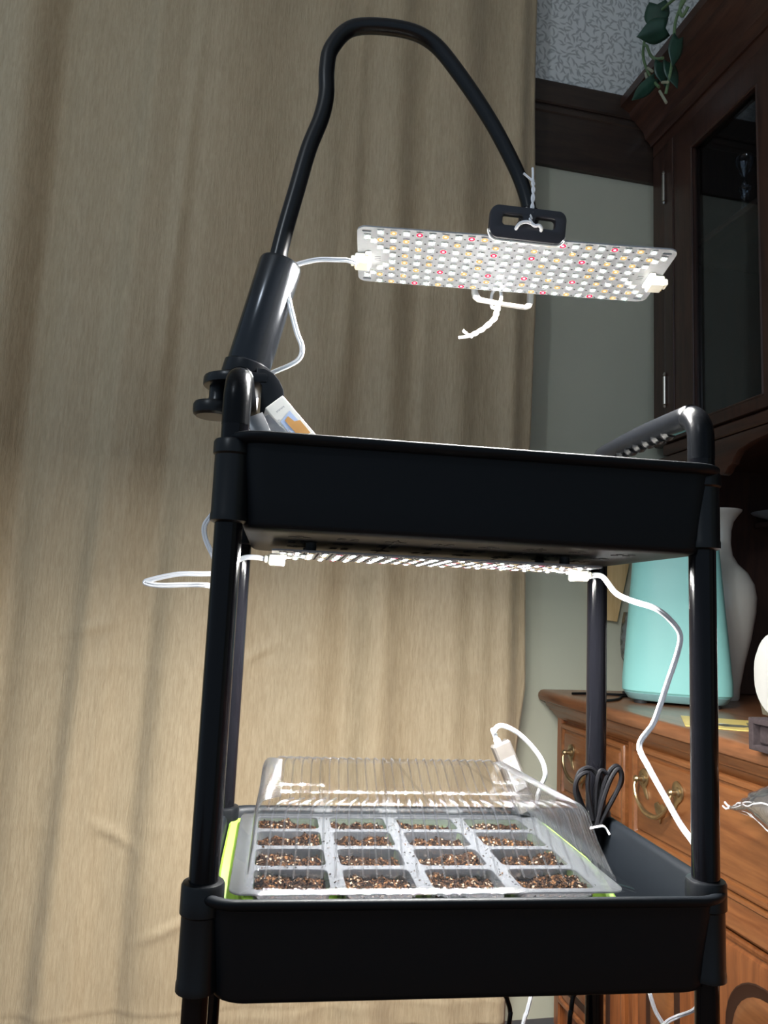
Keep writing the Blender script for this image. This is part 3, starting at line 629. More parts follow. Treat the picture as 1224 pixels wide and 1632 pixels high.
# pothos on the hutch top
def pothos():
    t = thing('trailing_pothos', 'trailing green pothos vine hanging over the hutch crown', 'plant', RW((1.03, 1.22, 1.386)))
    part('pot', MB().lathe([(.001, 0), (.055, 0), (.075, .12), (.082, .12), (.082, .145), (.072, .145), (.068, .115), (.001, .11)], (1.05, 1.22, 1.386), 28), M['pot'], t)
    vine = MB()
    v1 = [(1.04, 1.23, 1.505), (1.00, 1.27, 1.54), (.955, 1.31, 1.45), (.935, 1.36, 1.41), (.928, 1.42, 1.42), (.925, 1.49, 1.43), (.922, 1.512, 1.395), (.922, 1.517, 1.36), (.922, 1.500, 1.312), (.923, 1.477, 1.268), (.925, 1.455, 1.235)]
    v2 = [(1.05, 1.22, 1.50), (1.0, 1.25, 1.53), (.95, 1.29, 1.44), (.930, 1.345, 1.385), (.925, 1.385, 1.355), (.924, 1.395, 1.30), (.925, 1.405, 1.25), (.926, 1.430, 1.20)]
    v3 = [(.922, 1.512, 1.385), (.920, 1.498, 1.372), (.918, 1.480, 1.335), (.917, 1.455, 1.305), (.916, 1.425, 1.284)]
    v4 = [(.935, 1.33, 1.39), (.925, 1.355, 1.385), (.925, 1.372, 1.365), (.925, 1.362, 1.340), (.928, 1.345, 1.35)]
    for v in (v1, v2, v3, v4): vine.tube(v, .0035, 7, smooth=5)
    part('vine', vine, M['stem'], t)
    for a, b in (((.921, 1.495, 1.312), (.916, 1.468, 1.283)), ((.921, 1.505, 1.306), (.917, 1.492, 1.281)), ((.921, 1.436, 1.232), (.917, 1.409, 1.212)), ((.921, 1.446, 1.217), (.915, 1.411, 1.163))): part('stub', MB().tube([a, b], .0032, 7), M['cut'], t, 'pale cut leaf stalk')
    def leaf(base, tip, wid, nrm, fold=.25, curl=.0):
        base, tip, nrm = Vector(base), Vector(tip), Vector(nrm); ax = tip - base; Ln = ax.length; ax.normalize(); sd = ax.cross(nrm).normalized(); up = sd.cross(ax)
        rows = []
        for i in range(11):
            u = i / 10; w = wid * (1.15 * math.sin(PI * min(1, u * .86 + .14)) ** .75 * (1 - u) ** .45); lob = -.16 * Ln * math.exp(-(u / .16) ** 2)
            rows.append([base + ax * (u * Ln + (lob * abs(s)) ) + sd * (s * w) + up * (-fold * abs(s) * w - curl * u * u * Ln) for s in (-1, -.66, -.33, 0, .33, .66, 1)])
        mb = MB(); mb.loft(rows, False, False, closed=False)
        o = part('leaf', mb, M['leaf'], t, ang=180); so = o.modifiers.new('thick', 'SOLIDIFY'); so.thickness = .0008
    ir, idn = Vector((.975, -.217, .043)), Vector((.07, .117, -.99)); nr = Vector((-.45, -.70, -.55)).normalized()
    for (bx, by, bz), (u, v), wid, tilt, fold, curl in (((.915, 1.445, 1.437), (-.003, .068), .030, (0, 0, 0), .2, 0), ((.915, 1.412, 1.349), (-.066, .020), .028, (0, 0, -.1), .28, .05), ((.924, 1.377, 1.296), (-.014, .064), .020, (.5, 0, .2), .2, 0), ((.924, 1.411, 1.263), (.018, .060), .020, (.6, 0, .3), .2, 0), ((.920, 1.466, 1.262), (-.062, .062), .017, (.3, .2, .4), .45, -.25), ((.922, 1.44, 1.285), (.010, .058), .022, (.6, 0, .1), .2, 0)):
        b0 = Vector((bx, by, bz)); leaf(b0, b0 + ir * u + idn * v, wid, nr + Vector(tilt), fold, curl)
pothos()

# ------------------------------------------------------------------ the cart
LX, LY = .2, .108
def cart():
    t = thing('utility_cart', 'black metal rolling cart with tray shelves standing before the curtain', 'cart', CW((0, 0, -H)), CART_A)
    def tray(name, zr, zb, label, lift=.006):
        mb = MB(CW); N = 7
        R_ = lambda hx, hy, r, z: [(p[0] + .005, p[1], z) for p in rrect(hx, hy, r, N)]
        h = zr - zb
        rings = [R_(.178, .106, .018, zb), R_(.1905, .1165, .021, zb + .0004), R_(.1935, .119, .0215, zb + .0022), R_(.1950, .1200, .0215, zb + .006), R_(.1972, .1215, .0215, zb + .35 * h), R_(.2015, .1262, .022, zr - .008),
                 R_(.2055, .1305, .028, zr - .0078), R_(.2088, .1336, .030, zr - .0055), R_(.2098, .1345, .030, zr - .0025), R_(.2096, .1343, .030, zr - .0012), R_(.2090, .1337, .030, zr - .0002), R_(.2079, .1326, .0295, zr + .0004), R_(.2055, .1305, .028, zr + .0006), R_(.2020, .1275, .025, zr - .0005),
                 R_(.1997, .1247, .022, zr - .004), R_(.1952, .1195, .0205, zb + .35 * h), R_(.1930, .118, .020, zb + .008), R_(.1905, .1160, .019, zb + .0045), R_(.183, .109, .018, zb + .0028), R_(.170, .098, .016, zb + .0028)]
        mb.loft(rings); tr = part(name, mb, M['tray'], t, label, ang=62)
        hol = MB(CW)
        for i in range(8):
            for j in range(4):
                cx, cy = -.143 + i * .041, -.075 + j * .05
                cl = [(-.006, 0), (.006, 0), (0, -.006), (0, .006)] if (i + j) % 2 == 0 else [(-.0055, -.0055), (.0055, .0055), (-.0055, .0055), (.0055, -.0055)]
                for dx, dy in cl: hol.lathe([(.0036, -.0004), (.0036, .0006)], (cx + dx, cy + dy, zb), 8)
        for x in (-.062, .062): hol.box((x, 0, zb - .0001), (.0012, .19, .0008))
        part('drain_holes', hol, M['dark_hole'], tr, kind='stuff')
        # corner collars and sleeves that grip the posts
        for sx in (-1, 1):
            for sy in (-1, 1):
                x, y = sx * LX, sy * LY
                c = MB(CW).lathe([(.0122, zr + lift), (.0150, zr + lift - .0005), (.0160, zr + lift - .0025), (.0160, zr - .0155), (.0145, zr - .0170), (.0145, zr - .062), (.0150, zr - .064), (.0150, zr - .069), (.0122, zr - .0705)], (x, y, 0), 26)
                part('collar', c, M['plastic'], tr)
        return tr
    tray('top_tray', .1334, .0580, None, -.004); tray('middle_tray', -.2106, -.2870, None); tray('bottom_tray', -.5546, -.631, None)
    for sx in (-1, 1):
        for sy in (-1, 1):
            x, y = sx * LX, sy * LY
            part('post', MB(CW).cyl((x, y, -.278), (x, y, .142), .0110, 24), M['post'], t)
            part('post', MB(CW).cyl((x, y, -.85), (x, y, -.279), .0095, 24), M['post'], t)
            f = part('caster', MB(CW).lathe([(.010, -.87), (.013, -.866), (.013, -.852), (.0096, -.85)], (x, y, 0), 18).box((x - .013, y + .012, -.893), (.003, .02, .06), .001).box((x + .013, y + .012, -.893), (.003, .02, .06), .001).box((x, y + .008, -.867), (.029, .028, .006), .001), M['plastic'], t)
            part('wheel', MB(CW).cyl((x - .010, y + .016, -.915), (x + .010, y + .016, -.915), .0245, 24, bev=.004), M['rubber'], f)
        x = sx * LX
        arc = [(x, -LY, .142), (x, -LY, .160)] + [(x, -LY + .024 - .024 * math.cos(a), .161 + .024 * math.sin(a)) for a in [PI / 2 * k / 5 for k in range(1, 6)]]
        arc += [(x, 0, .187)] + [(x, LY - .024 + .024 * math.sin(a), .161 + .024 * math.cos(a)) for a in [PI / 2 * k / 5 for k in range(0, 5)]] + [(x, LY, .160), (x, LY, .142)]
        hd = part('handle', MB(CW).tube(arc, .0112, 20, smooth=3), M['handle'], t, ang=60)
        gb = MB(CW)
        for k in range(6): gb.lathe([(.001, -.0075), (.0062, -.0058), (.0082, 0), (.0062, .0058), (.001, .0075)], (x, -.052 + k * .019, .1795), 12, R=Matrix.Rotation(PI / 2, 3, 'X'))
        part('finger_grip', gb, M['plastic'], hd)
cart()

# ------------------------------------------------------------------ LED boards
def led_mesh(name, core, ring):
    mb = MB(lambda p: Vector(p)); e = .0034
    mb.box((0, 0, -.0006), (2 * e, 2 * e, .0012), mi=0)
    oct_ = lambda r, z: [(r * math.cos(PI / 4 * k + PI / 8), r * math.sin(PI / 4 * k + PI / 8), z) for k in range(8)]
    mb.loft([oct_(.0033, -.00122), oct_(.0015, -.00126)], False, False, mi=1); mb.loft([oct_(.0015, -.00126), oct_(.0014, -.0013)], False, True, mi=2)
    return mb.mesh(name, [M['led_base'], M[ring], M[core]])
LEDS = {'w': led_mesh('white_diode', 'core_white', 'ring_white'), 'y': led_mesh('warm_diode', 'core_warm', 'ring_warm'), 'r': led_mesh('red_diode', 'core_red', 'ring_red')}
def led_board(name, label, mw, T):
    t = thing(name, label, 'grow light', None, mw=mw)
    L_, W_ = .31, .098
    o = rrect(L_ / 2, W_ / 2, .009, 5)
    holes = []
    for sx in (-1, 1):
        for sy in (-1, 1): holes.append([(sx * .1455 + q[0], sy * .0425 + q[1]) for q in rrect(.0045, .0016, .0015, 3)][::-1])
    part('circuit_board', MB(T).plate(o, holes, .0016, lambda u, v, w: (u, v, w + .0008)), M['pcb'], t)
    chips = MB(T)
    ys = [-.0434 + .0124 * r for r in range(8)]; xs = [-.132 + .01257 * c for c in range(22)]
    spots = []
    for c in range(22):
        for r in range(8):
            if c in (0, 21) and r in (3, 4): continue
            k = 'w'; cm = min(c, 21 - c); rm = min(r, 7 - r)
            if (rm == 0 and cm in (3, 7)) or (rm == 2 and cm in (5, 9)): k = 'r'
            elif (rm == 0 and cm in (1, 5, 8)) or (rm == 1 and cm in (0, 2, 6, 9)) or (rm == 2 and cm in (1, 3, 7)) or (rm == 3 and cm in (2, 4, 8)): k = 'y'
            spots.append((xs[c], ys[r], k))
            if c < 21: chips.box((xs[c] + .0063, ys[r] + .0030, -.0003), (.0018, .0009, .0006))
    for sx in (-1, 1):
        for sy in (-1, 1): spots += [(sx * .1385, sy * .0285, 'w'), (sx * .1450, sy * .0345, 'w'), (sx * .1258, sy * .0125, 'w')]
    inv = MAT[t.name]
    for x, y, k in spots:
        d = bpy.data.objects.new('diode', LEDS[k]); COL.objects.link(d); d.parent = t; d.location = inv @ T((x, y, 0))
    part('chips', chips, M['pcb_chip'], t, kind='stuff')
    for sx in (-1, 1):
        c = part('connector', MB(T).box((sx * .1500, .003, -.0055), (.015, .017, .011), .0012).box((sx * .1440, .003, -.002), (.006, .024, .004), .0006).box((sx * .1592, .003, -.0050), (.005, .011, .007), .001), M['conn'], t)
        part('pin', MB(T).box((sx * .1576, .003 - .004, -.0085), (.0006, .0016, .004)).box((sx * .1576, .003 + .004, -.0085), (.0006, .0016, .004)), M['brasspin'], c)
        part('print', MB(T).box((sx * .1345, .006, -.0001), (.006, .0007, .0002)).box((sx * .1345, .003, -.0001), (.006, .0007, .0002)).box((sx * .1345, .0, -.0001), (.006, .0007, .0002)), M['pcb_chip'], t)
    return t
# upper board, tied under the gooseneck holder
c0 = RW((0.26894, 0.69159, 0.35302)); ex = Vector((0.30317, -0.06398, -0.0098)).normalized(); ey = Vector((0.01987, 0.09581, -0.01071)); ey = (ey - ex * ey.dot(ex)).normalized(); ez = ex.cross(ey)
MU = Matrix(((ex.x, ey.x, ez.x, c0.x), (ex.y, ey.y, ez.y, c0.y), (ex.z, ey.z, ez.z, c0.z), (0, 0, 0, 1)))
led_board('grow_light_board', 'white LED board hanging from the gooseneck above the cart, all diodes lit', MU, lambda p: MU @ Vector(p))
# lower board, stuck under the top tray
c1 = CW((-.011, .010, .0485)); ML = Matrix.Translation(c1) @ Matrix.Rotation(CART_A, 4, 'Z')
lb = led_board('grow_light_board', 'white LED board fixed flat under the black top tray, seen edge-on', ML, lambda p: ML @ Vector(p))
for x, y in ((-.12, -.035), (.12, -.035), (-.12, .035), (.12, .035)):
    part('spacer', MB(CW).cyl((-.011 + x, .01 + y, .0500), (-.011 + x, .01 + y, .0582), .005, 12), M['rubber'], lb)

# ------------------------------------------------------------------ gooseneck stand clamped on the left handle
def gooseneck():
    t = thing('gooseneck_stand', 'black gooseneck clamp stand on the left cart handle holding the upper light', 'stand', CW((-.2, 0, .17)))
    x = -.207
    pl_ = MB(CW); out = [(-.2115 + .0285 * math.cos(a), .0285 * math.sin(a)) for a in [PI / 2 + PI * k / 14 for k in range(15)]] + [(-.180, -.0285), (-.180, .0285)]
    pl_.plate(out, [], .0095, lambda u, v, w: (u, v, .2075 + w), .002)
    part('clamp_plate', pl_, M['stand'], t)
    sp = MB(CW); pr = [(-.190, .2168), (-.182, .2166), (-.1745, .2130), (-.1685, .2065), (-.1645, .1985), (-.1630, .1900), (-.1655, .1790), (-.1710, .1680), (-.1790, .1640), (-.1845, .1680), (-.1845, .2000), (-.1900, .2070)]
    sp.plate(pr, [], .054, lambda u, v, w: (u, w, v), .0015); part('clamp_jaw', sp, M['stand'], t)
    kn = MB(CW); kn.lathe([(.0085, .2030), (.0085, .192), (.0095, .1885), (.0110, .1878), (.0110, .1865), (.001, .1862)], (-.2255, 0, 0), 20); part('screw', kn, M['stand'], t)
    part('knob', MB(CW).lathe([(.001, .1735), (.0160, .1735), (.0185, .1755), (.0192, .1785), (.0192, .1840), (.0180, .1865), (.001, .1868)], (-.2285, 0, 0), 30), M['plastic'], t)
    R_ = Vector((.0265, 0, .116)).normalized().to_track_quat('Z', 'Y').to_matrix()
    part('base_ring', MB(CW).lathe([(.0225, 0), (.0232, .002), (.0232, .013), (.0215, .0145)], (-.2020, 0, .2125), 32, R=R_), M['stand'], t)
    part('sleeve', MB(CW).lathe([(.0205, .0145), (.0210, .016), (.0210, .1195), (.0200, .1225), (.0140, .1235), (.009, .1235)], (-.2020, 0, .2125), 40, R=R_), M['grip'], t)
    pts = [(-.1800, 0, .325), (-.1735, 0, .3637), (-.1640, 0, .41), (-.1545, 0, .4553), (-.1440, 0, .4900), (-.1400, 0, .5161), (-.1410, 0, .5439), (-.1370, 0, .5700), (-.1150, 0, .5960), (-.0661, 0, .6020), (-.0330, 0, .5920), (-.0044, 0, .5620), (.0309, 0, .5138), (.0591, 0, .4647), (.0715, 0, .435), (.0765, 0, .4150)]
    part('gooseneck', MB(CW).tube(pts, .0082, 18, smooth=6, rf=lambda u: .0086 - .0012 * u), M['stand'], t, ang=80)
    part('ball_joint', MB(CW).lathe([(.008, .4185), (.0105, .416), (.0105, .406), (.0085, .402), (.012, .397), (.0135, .391), (.012, .384), (.008, .380)], (.0755, 0, 0), 20), M['stand'], t)
    hb = MB(CW).box((.058, .003, .3745), (.046, .050, .012), .003).box((.057, -.030, .3730), (.018, .058, .008), .002).box((.066, .036, .3700), (.018, .060, .008), .002)
    part('holder_body', hb, M['holder'], t)
    # near jaw: rounded plate with two slots, silver strip painting its lit lower edge
    o = [(.0168 + .03735 + p[0], .36575 + p[1] - .0012 * math.cos((p[0]) / .0374 * PI) * (p[1] < 0)) for p in rrect(.03735, .0152, .0085, 8)]
    slot = lambda cx: [(cx + p[0], .3685 + p[1]) for p in rrect(.0098, .0045, .0028, 4)][::-1]
    frn = lambda u, v, w: (u, -.0610 + w - (v - .365) * .25, v)
    part('jaw', MB(CW).plate(o, [slot(.0390), slot(.0705)], .007, frn, .0018), M['holder'], t)
    ed = [q for q in o if q[1] < .3635]; ed.sort(key=lambda q: q[0])
    part('jaw_lit_edge', MB(CW).tube([frn(u, v - .0006, .0) for u, v in ed], .0011, 6), M['chrome'], t, 'silver strip painting the lit lower edge')
    # far jaw: open loop
    o2 = [(.0330, .3720), (.0330, .3510), (.0345, .3450), (.0400, .3410), (.0660, .3390), (.0950, .3375), (.1005, .3400), (.1030, .3450), (.1030, .3720)]
    h2 = [(.0395, .3665), (.0395, .3515), (.0430, .3455), (.0660, .3430), (.0930, .3415), (.0965, .3460), (.0965, .3665)]
    part('jaw', MB(CW).plate(o2, [h2[::-1]], .007, lambda u, v, w: (u, .0630 + w, v), .0018), M['chrome'], t, 'silver-edged lower jaw loop beyond the board')
gooseneck()
# twist ties
def twisted(pts, r=.0012, tw=26, sep=.0011):
    mb = MB(CW); pts = spline([Vector(p) for p in pts], 10); n = len(pts)
    for ph in (0, PI):
        q = []
        for i, p in enumerate(pts):
            a = ph + tw * i / n; q.append(p + Vector((math.cos(a) * sep, math.sin(a) * sep * .7, math.sin(a) * sep * .7)))
        mb.tube(q, r * .85, 6)
    return mb
tm = twisted([(.0575, -.0650, .4110), (.0580, -.0655, .4000), (.0571, -.0660, .3818), (.0558, -.0655, .3709), (.0566, -.0655, .3665)])
tm.tube([(.0575, -.0650, .4100), (.0576, -.0645, .4180), (.0574, -.0640, .4235)], .0012, 6).tube([(.0575, -.0650, .4095), (.0540, -.0640, .4130), (.0485, -.0640, .4170)], .0012, 6)
tm.tube([(.0566, -.0660, .3665), (.0520, -.0665, .3670), (.0465, -.0665, .3655), (.0430, -.0655, .3620), (.0425, -.0600, .3600)], .0017, 7, smooth=4).tube([(.0566, -.0660, .3665), (.0600, -.0665, .3640), (.0640, -.0662, .3650), (.0665, -.0655, .3625), (.0670, -.0600, .3610)], .0017, 7, smooth=4)
single('twist_tie', tm, M['tie'], 'white twist tie wound through the dark upper holder jaw', 'twist tie', CW((.057, -.065, .366)))
t2 = twisted([(.0600, .0500, .3330), (.0575, .0470, .3255), (.0544, .0440, .3159), (.0443, .0420, .3044), (.0342, .0410, .2965), (.0270, .0400, .2915)], .0021, 22, .0013)
t2.tube([(.0270, .0400, .2915), (.0200, .0400, .2900), (.0147, .0400, .2891)], .0015, 6).tube([(.0270, .0400, .2915), (.0225, .0400, .2945), (.0190, .0400, .2975)], .0015, 6)
t2.tube([(.0600, .0500, .3325), (.0640, .0540, .3440), (.0630, .0560, .3540), (.0600, .0610, .3570), (.0575, .0680, .3540), (.0570, .0690, .3420), (.0585, .0640, .3360), (.0600, .0520, .3325)], .0018, 7, smooth=4)
single('twist_tie', t2, M['tie'], 'white twist tie dangling below the LED board from the silver loop', 'twist tie', CW((.03, .042, .291)))

# ------------------------------------------------------------------ cables
def twin(mb, pts, r=.00135, sep=.00115, k=6):
    p = spline([Vector(q) for q in pts], k); n = len(p)
    for sgn in (-1, 1):
        o = []
        for i in range(n):
            d = p[min(i + 1, n - 1)] - p[max(i - 1, 0)]; d.normalize(); s = d.cross(Vector((0, 1, 0)))
            s = s.normalized() if s.length > 1e-4 else Vector((1, 0, 0)); o.append(p[i] + s * (sgn * sep))
        mb.tube(o, r, 7)
    return mb
cb = MB(CW)
twin(cb, [(-.1020, -.0180, .3320), (-.1110, -.0170, .3345), (-.1191, -.015, .335), (-.1402, -.010, .335), (-.1609, -.007, .3287), (-.1720, -.010, .3200), (-.1785, -.018, .3150), (-.1745, -.018, .3110), (-.1685, -.012, .3035), (-.1619, -.010, .2812), (-.1552, -.010, .2599), (-.1497, -.010, .2467), (-.1508, -.005, .2371), (-.160, .004, .2316), (-.1789, .022, .2268), (-.190, .034, .2200), (-.194, .040, .18), (-.206, .045, .145), (-.2150, .03, .118), (-.2185, .020, .0961), (-.2247, .020, .0836), (-.2309, .020, .0724), (-.2288, .020, .0593), (-.2193, .020, .0407), (-.212, .04, .02), (-.205, .125, -.05), (-.206, .128, -.16), (-.225, .150, -.24), (-.226, .150, -.5), (-.22, .16, -.86), (-.20, .20, -.936)])
pc = single('light_cable', cb, M['white_cable'], 'white two-core cable from the upper LED board draped over the stand sleeve', 'cable', CW((-.20, .02, -.93)))
cb = MB(CW)
twin(cb, [(-.1715, .0130, .0435), (-.1823, .010, .0444), (-.1938, .013, .0426), (-.2083, .020, .0336), (-.2207, .020, .0276), (-.2512, .020, .0255), (-.2764, .020, .0190), (-.2807, .020, .0158), (-.2675, .020, .0141), (-.2418, .020, .0159), (-.2210, .020, .0158), (-.2088, .050, .0100), (-.2000, .1250, -.03), (-.2000, .1270, -.16), (-.215, .150, -.24), (-.215, .152, -.5), (-.20, .17, -.86), (-.17, .22, -.936)])
single('light_cable', cb, M['white_cable'], 'white two-core cable looping left past the post from the lower LED board', 'cable', CW((-.20, .02, -.93)))
cb = MB(CW)
twin(cb, [(.1500, .0130, .0430), (.1614, .008, .0432), (.1699, -.005, .0268), (.1811, -.018, .0193), (.1983, -.030, .0129), (.2142, -.030, .0017), (.2230, -.030, -.0109), (.2203, -.030, -.0275), (.2107, -.030, -.0541), (.2012, -.030, -.0803), (.1949, -.030, -.0947), (.1819, -.030, -.1137), (.1866, -.040, -.1324), (.1963, -.050, -.1547), (.2056, -.060, -.1761), (.2120, -.070, -.1890), (.2200, -.066, -.2060), (.2300, -.040, -.24), (.2700, .050, -.32), (.3500, .160, -.41), (.3880, .225, -.4600), (.3880, .240, -.4788), (.3781, .260, -.4958), (.3610, .260, -.5042), (.3458, .260, -.5280), (.33, .27, -.65), (.31, .30, -.86), (.30, .34, -.936)], .0015, .0013)
single('light_cable', cb, M['white_cable'], 'white two-core cable from the lower LED board across the teal bin', 'cable', CW((.25, 0, -.93)))
cb = MB(CW); twin(cb, [(.22, .150, -.190), (.235, .150, -.24), (.29, .21, -.38), (.3409, .270, -.4548), (.3468, .270, -.4759), (.3536, .270, -.4941), (.3647, .270, -.5115), (.3765, .270, -.5342), (.385, .29, -.65), (.37, .34, -.86), (.35, .40, -.936)], .0015, .0013)
single('power_cord', cb, M['white_cable'], 'white cord hanging beneath the middle tray near the right post', 'cable', CW((.22, .02, -.93)))
cb = MB(CW); cb.tube([(.11, .16, -.30), (.1147, .16, -.4004), (.1209, .16, -.4214), (.1248, .16, -.4344), (.1231, .16, -.4524), (.11, .18, -.6), (.10, .22, -.936)], .0026, 8, smooth=6)
single('power_cord', cb, M['black_cable'], 'thin black cord hanging below the middle tray before the curtain edge', 'cord', CW((.12, .16, -.93)))
# inline adapter standing behind the dome
ad = thing('inline_adapter', 'small silver-grey plug adapter leaning behind the clear dome', 'adapter', CW((.125, .115, -.21)))
ax = Vector((-.030, .004, .068)).normalized(); sd = Vector((.91, .05, .40)); sd = (sd - ax * sd.dot(ax)).normalized(); nn = ax.cross(sd); RA = Matrix((sd, nn, ax)).transposed()
ac = Vector((.1085, .1150, -.1735))
part('housing', MB(CW).box(ac, (.021, .014, .078), .002, RA), M['adapter'], ad)
lbm = MB(CW).box(ac + RA @ Vector((.001, -.0073, .004)), (.014, .0006, .036), 0, RA); lbo = part('label', lbm, M['label'], ad, 'white printed label')
mk = MB(CW)
for u, z, w, h in ((-.0035, .015, .0012, .010), (-.001, .015, .0012, .010), (.0015, .015, .0012, .010), (.004, .015, .0012, .010), (.0003, .012, .008, .0012), (.0003, .018, .008, .0012), (.0005, -.004, .004, .004), (.001, .0045, .010, .0006)):
    mk.box(ac + RA @ Vector((u, -.0077, z)), (w, .0004, h), 0, RA)
part('symbols', mk, M['print_dark'], lbo)
part('strain_relief', MB(CW).lathe([(.004, 0), (.004, .004), (.0028, .005), (.0028, .013), (.0024, .016)], ac + RA @ Vector((-.002, 0, .039)), 12, R=RA), M['white_cable'], ad)
e0 = ac + RA @ Vector((-.002, 0, .054))
cb = MB(CW).tube([e0, (.0846, .112, -.1262), (.0872, .110, -.1208), (.095, .110, -.1193), (.1124, .115, -.1271), (.1309, .120, -.1424), (.1445, .125, -.1586), (.1502, .130, -.1744), (.1490, .138, -.1871), (.1470, .145, -.2039), (.1560, .170, -.25), (.1800, .225, -.37), (.1916, .270, -.4517), (.1886, .270, -.4664), (.1825, .270, -.4897), (.1764, .270, -.5100), (.15, .28, -.65), (.13, .32, -.936)], .0026, 8, smooth=6)
single('adapter_cable', cb, M['white_cable'], 'white round cable arching from the grey adapter behind the dome', 'cable', CW((.13, .14, -.93)))
# bundled black cable on the back right post
bd = thing('cable_bundle', 'bundle of black cable looped and tied at the back right post', 'cable', CW((.19, .09, -.22)))
bl = MB(CW)
B1 = [(.1893, .090, -.2203), (.1750, .090, -.1915), (.1699, .090, -.1754), (.1740, .090, -.1624), (.1839, .090, -.1583), (.1924, .090, -.1634), (.1982, .090, -.1783), (.1962, .090, -.2010), (.1914, .090, -.2203)]
B2 = [(.1893, .085, -.2189), (.1988, .085, -.1868), (.2044, .085, -.1674), (.1987, .085, -.1603), (.1938, .085, -.1623), (.1904, .085, -.1805), (.1893, .085, -.2189)]
B3 = [(.1907, .085, -.2189), (.2080, .085, -.1900), (.2193, .085, -.1704), (.2171, .085, -.1575), (.2100, .085, -.1556), (.2016, .085, -.1674), (.1919, .085, -.1997), (.1893, .085, -.2189)]
B4 = [(.1899, .080, -.2175), (.2009, .080, -.1984), (.2134, .080, -.1759), (.2162, .080, -.1629), (.2119, .080, -.1572), (.2035, .080, -.1695), (.1952, .080, -.1921), (.1885, .080, -.2175)]
B5 = [(x * 1.0 - .004, .083, z - .004) for x, y, z in B1[:5]] + [(.180, .083, -.178), (.186, .083, -.21)]
for B in (B1, B2, B3, B4, B5): bl.tube(B, .0025, 8, smooth=6)
part('loop', bl, M['black_cable'], bd)
part('tail', MB(CW).tube([(.1903, .088, -.218), (.1929, .090, -.2331), (.187, .095, -.2550), (.180, .100, -.276), (.168, .100, -.2808)], .0025, 8, smooth=6), M['black_cable'], bd)
part('tie', MB(CW).tube([(.1823, .080, -.2177), (.1884, .076, -.2150), (.1968, .078, -.2156), (.2024, .078, -.2232)], .0012, 6, smooth=4).tube([(.1825, .080, -.2177), (.190, .094, -.2190), (.1965, .090, -.2170), (.1968, .078, -.2156)], .0012, 6, smooth=4), M['tie'], bd)
cb = MB(CW).tube([(.194, .132, -.225), (.1936, .140, -.30), (.1936, .135, -.3884), (.1852, .130, -.4074), (.1833, .130, -.4212), (.1813, .130, -.4388), (.18, .15, -.6), (.17, .2, -.936)], .0026, 8, smooth=6)
single('power_cord', cb, M['black_cable'], 'thin black cord hanging below the middle tray beside the back right post', 'cord', CW((.18, .13, -.93)))

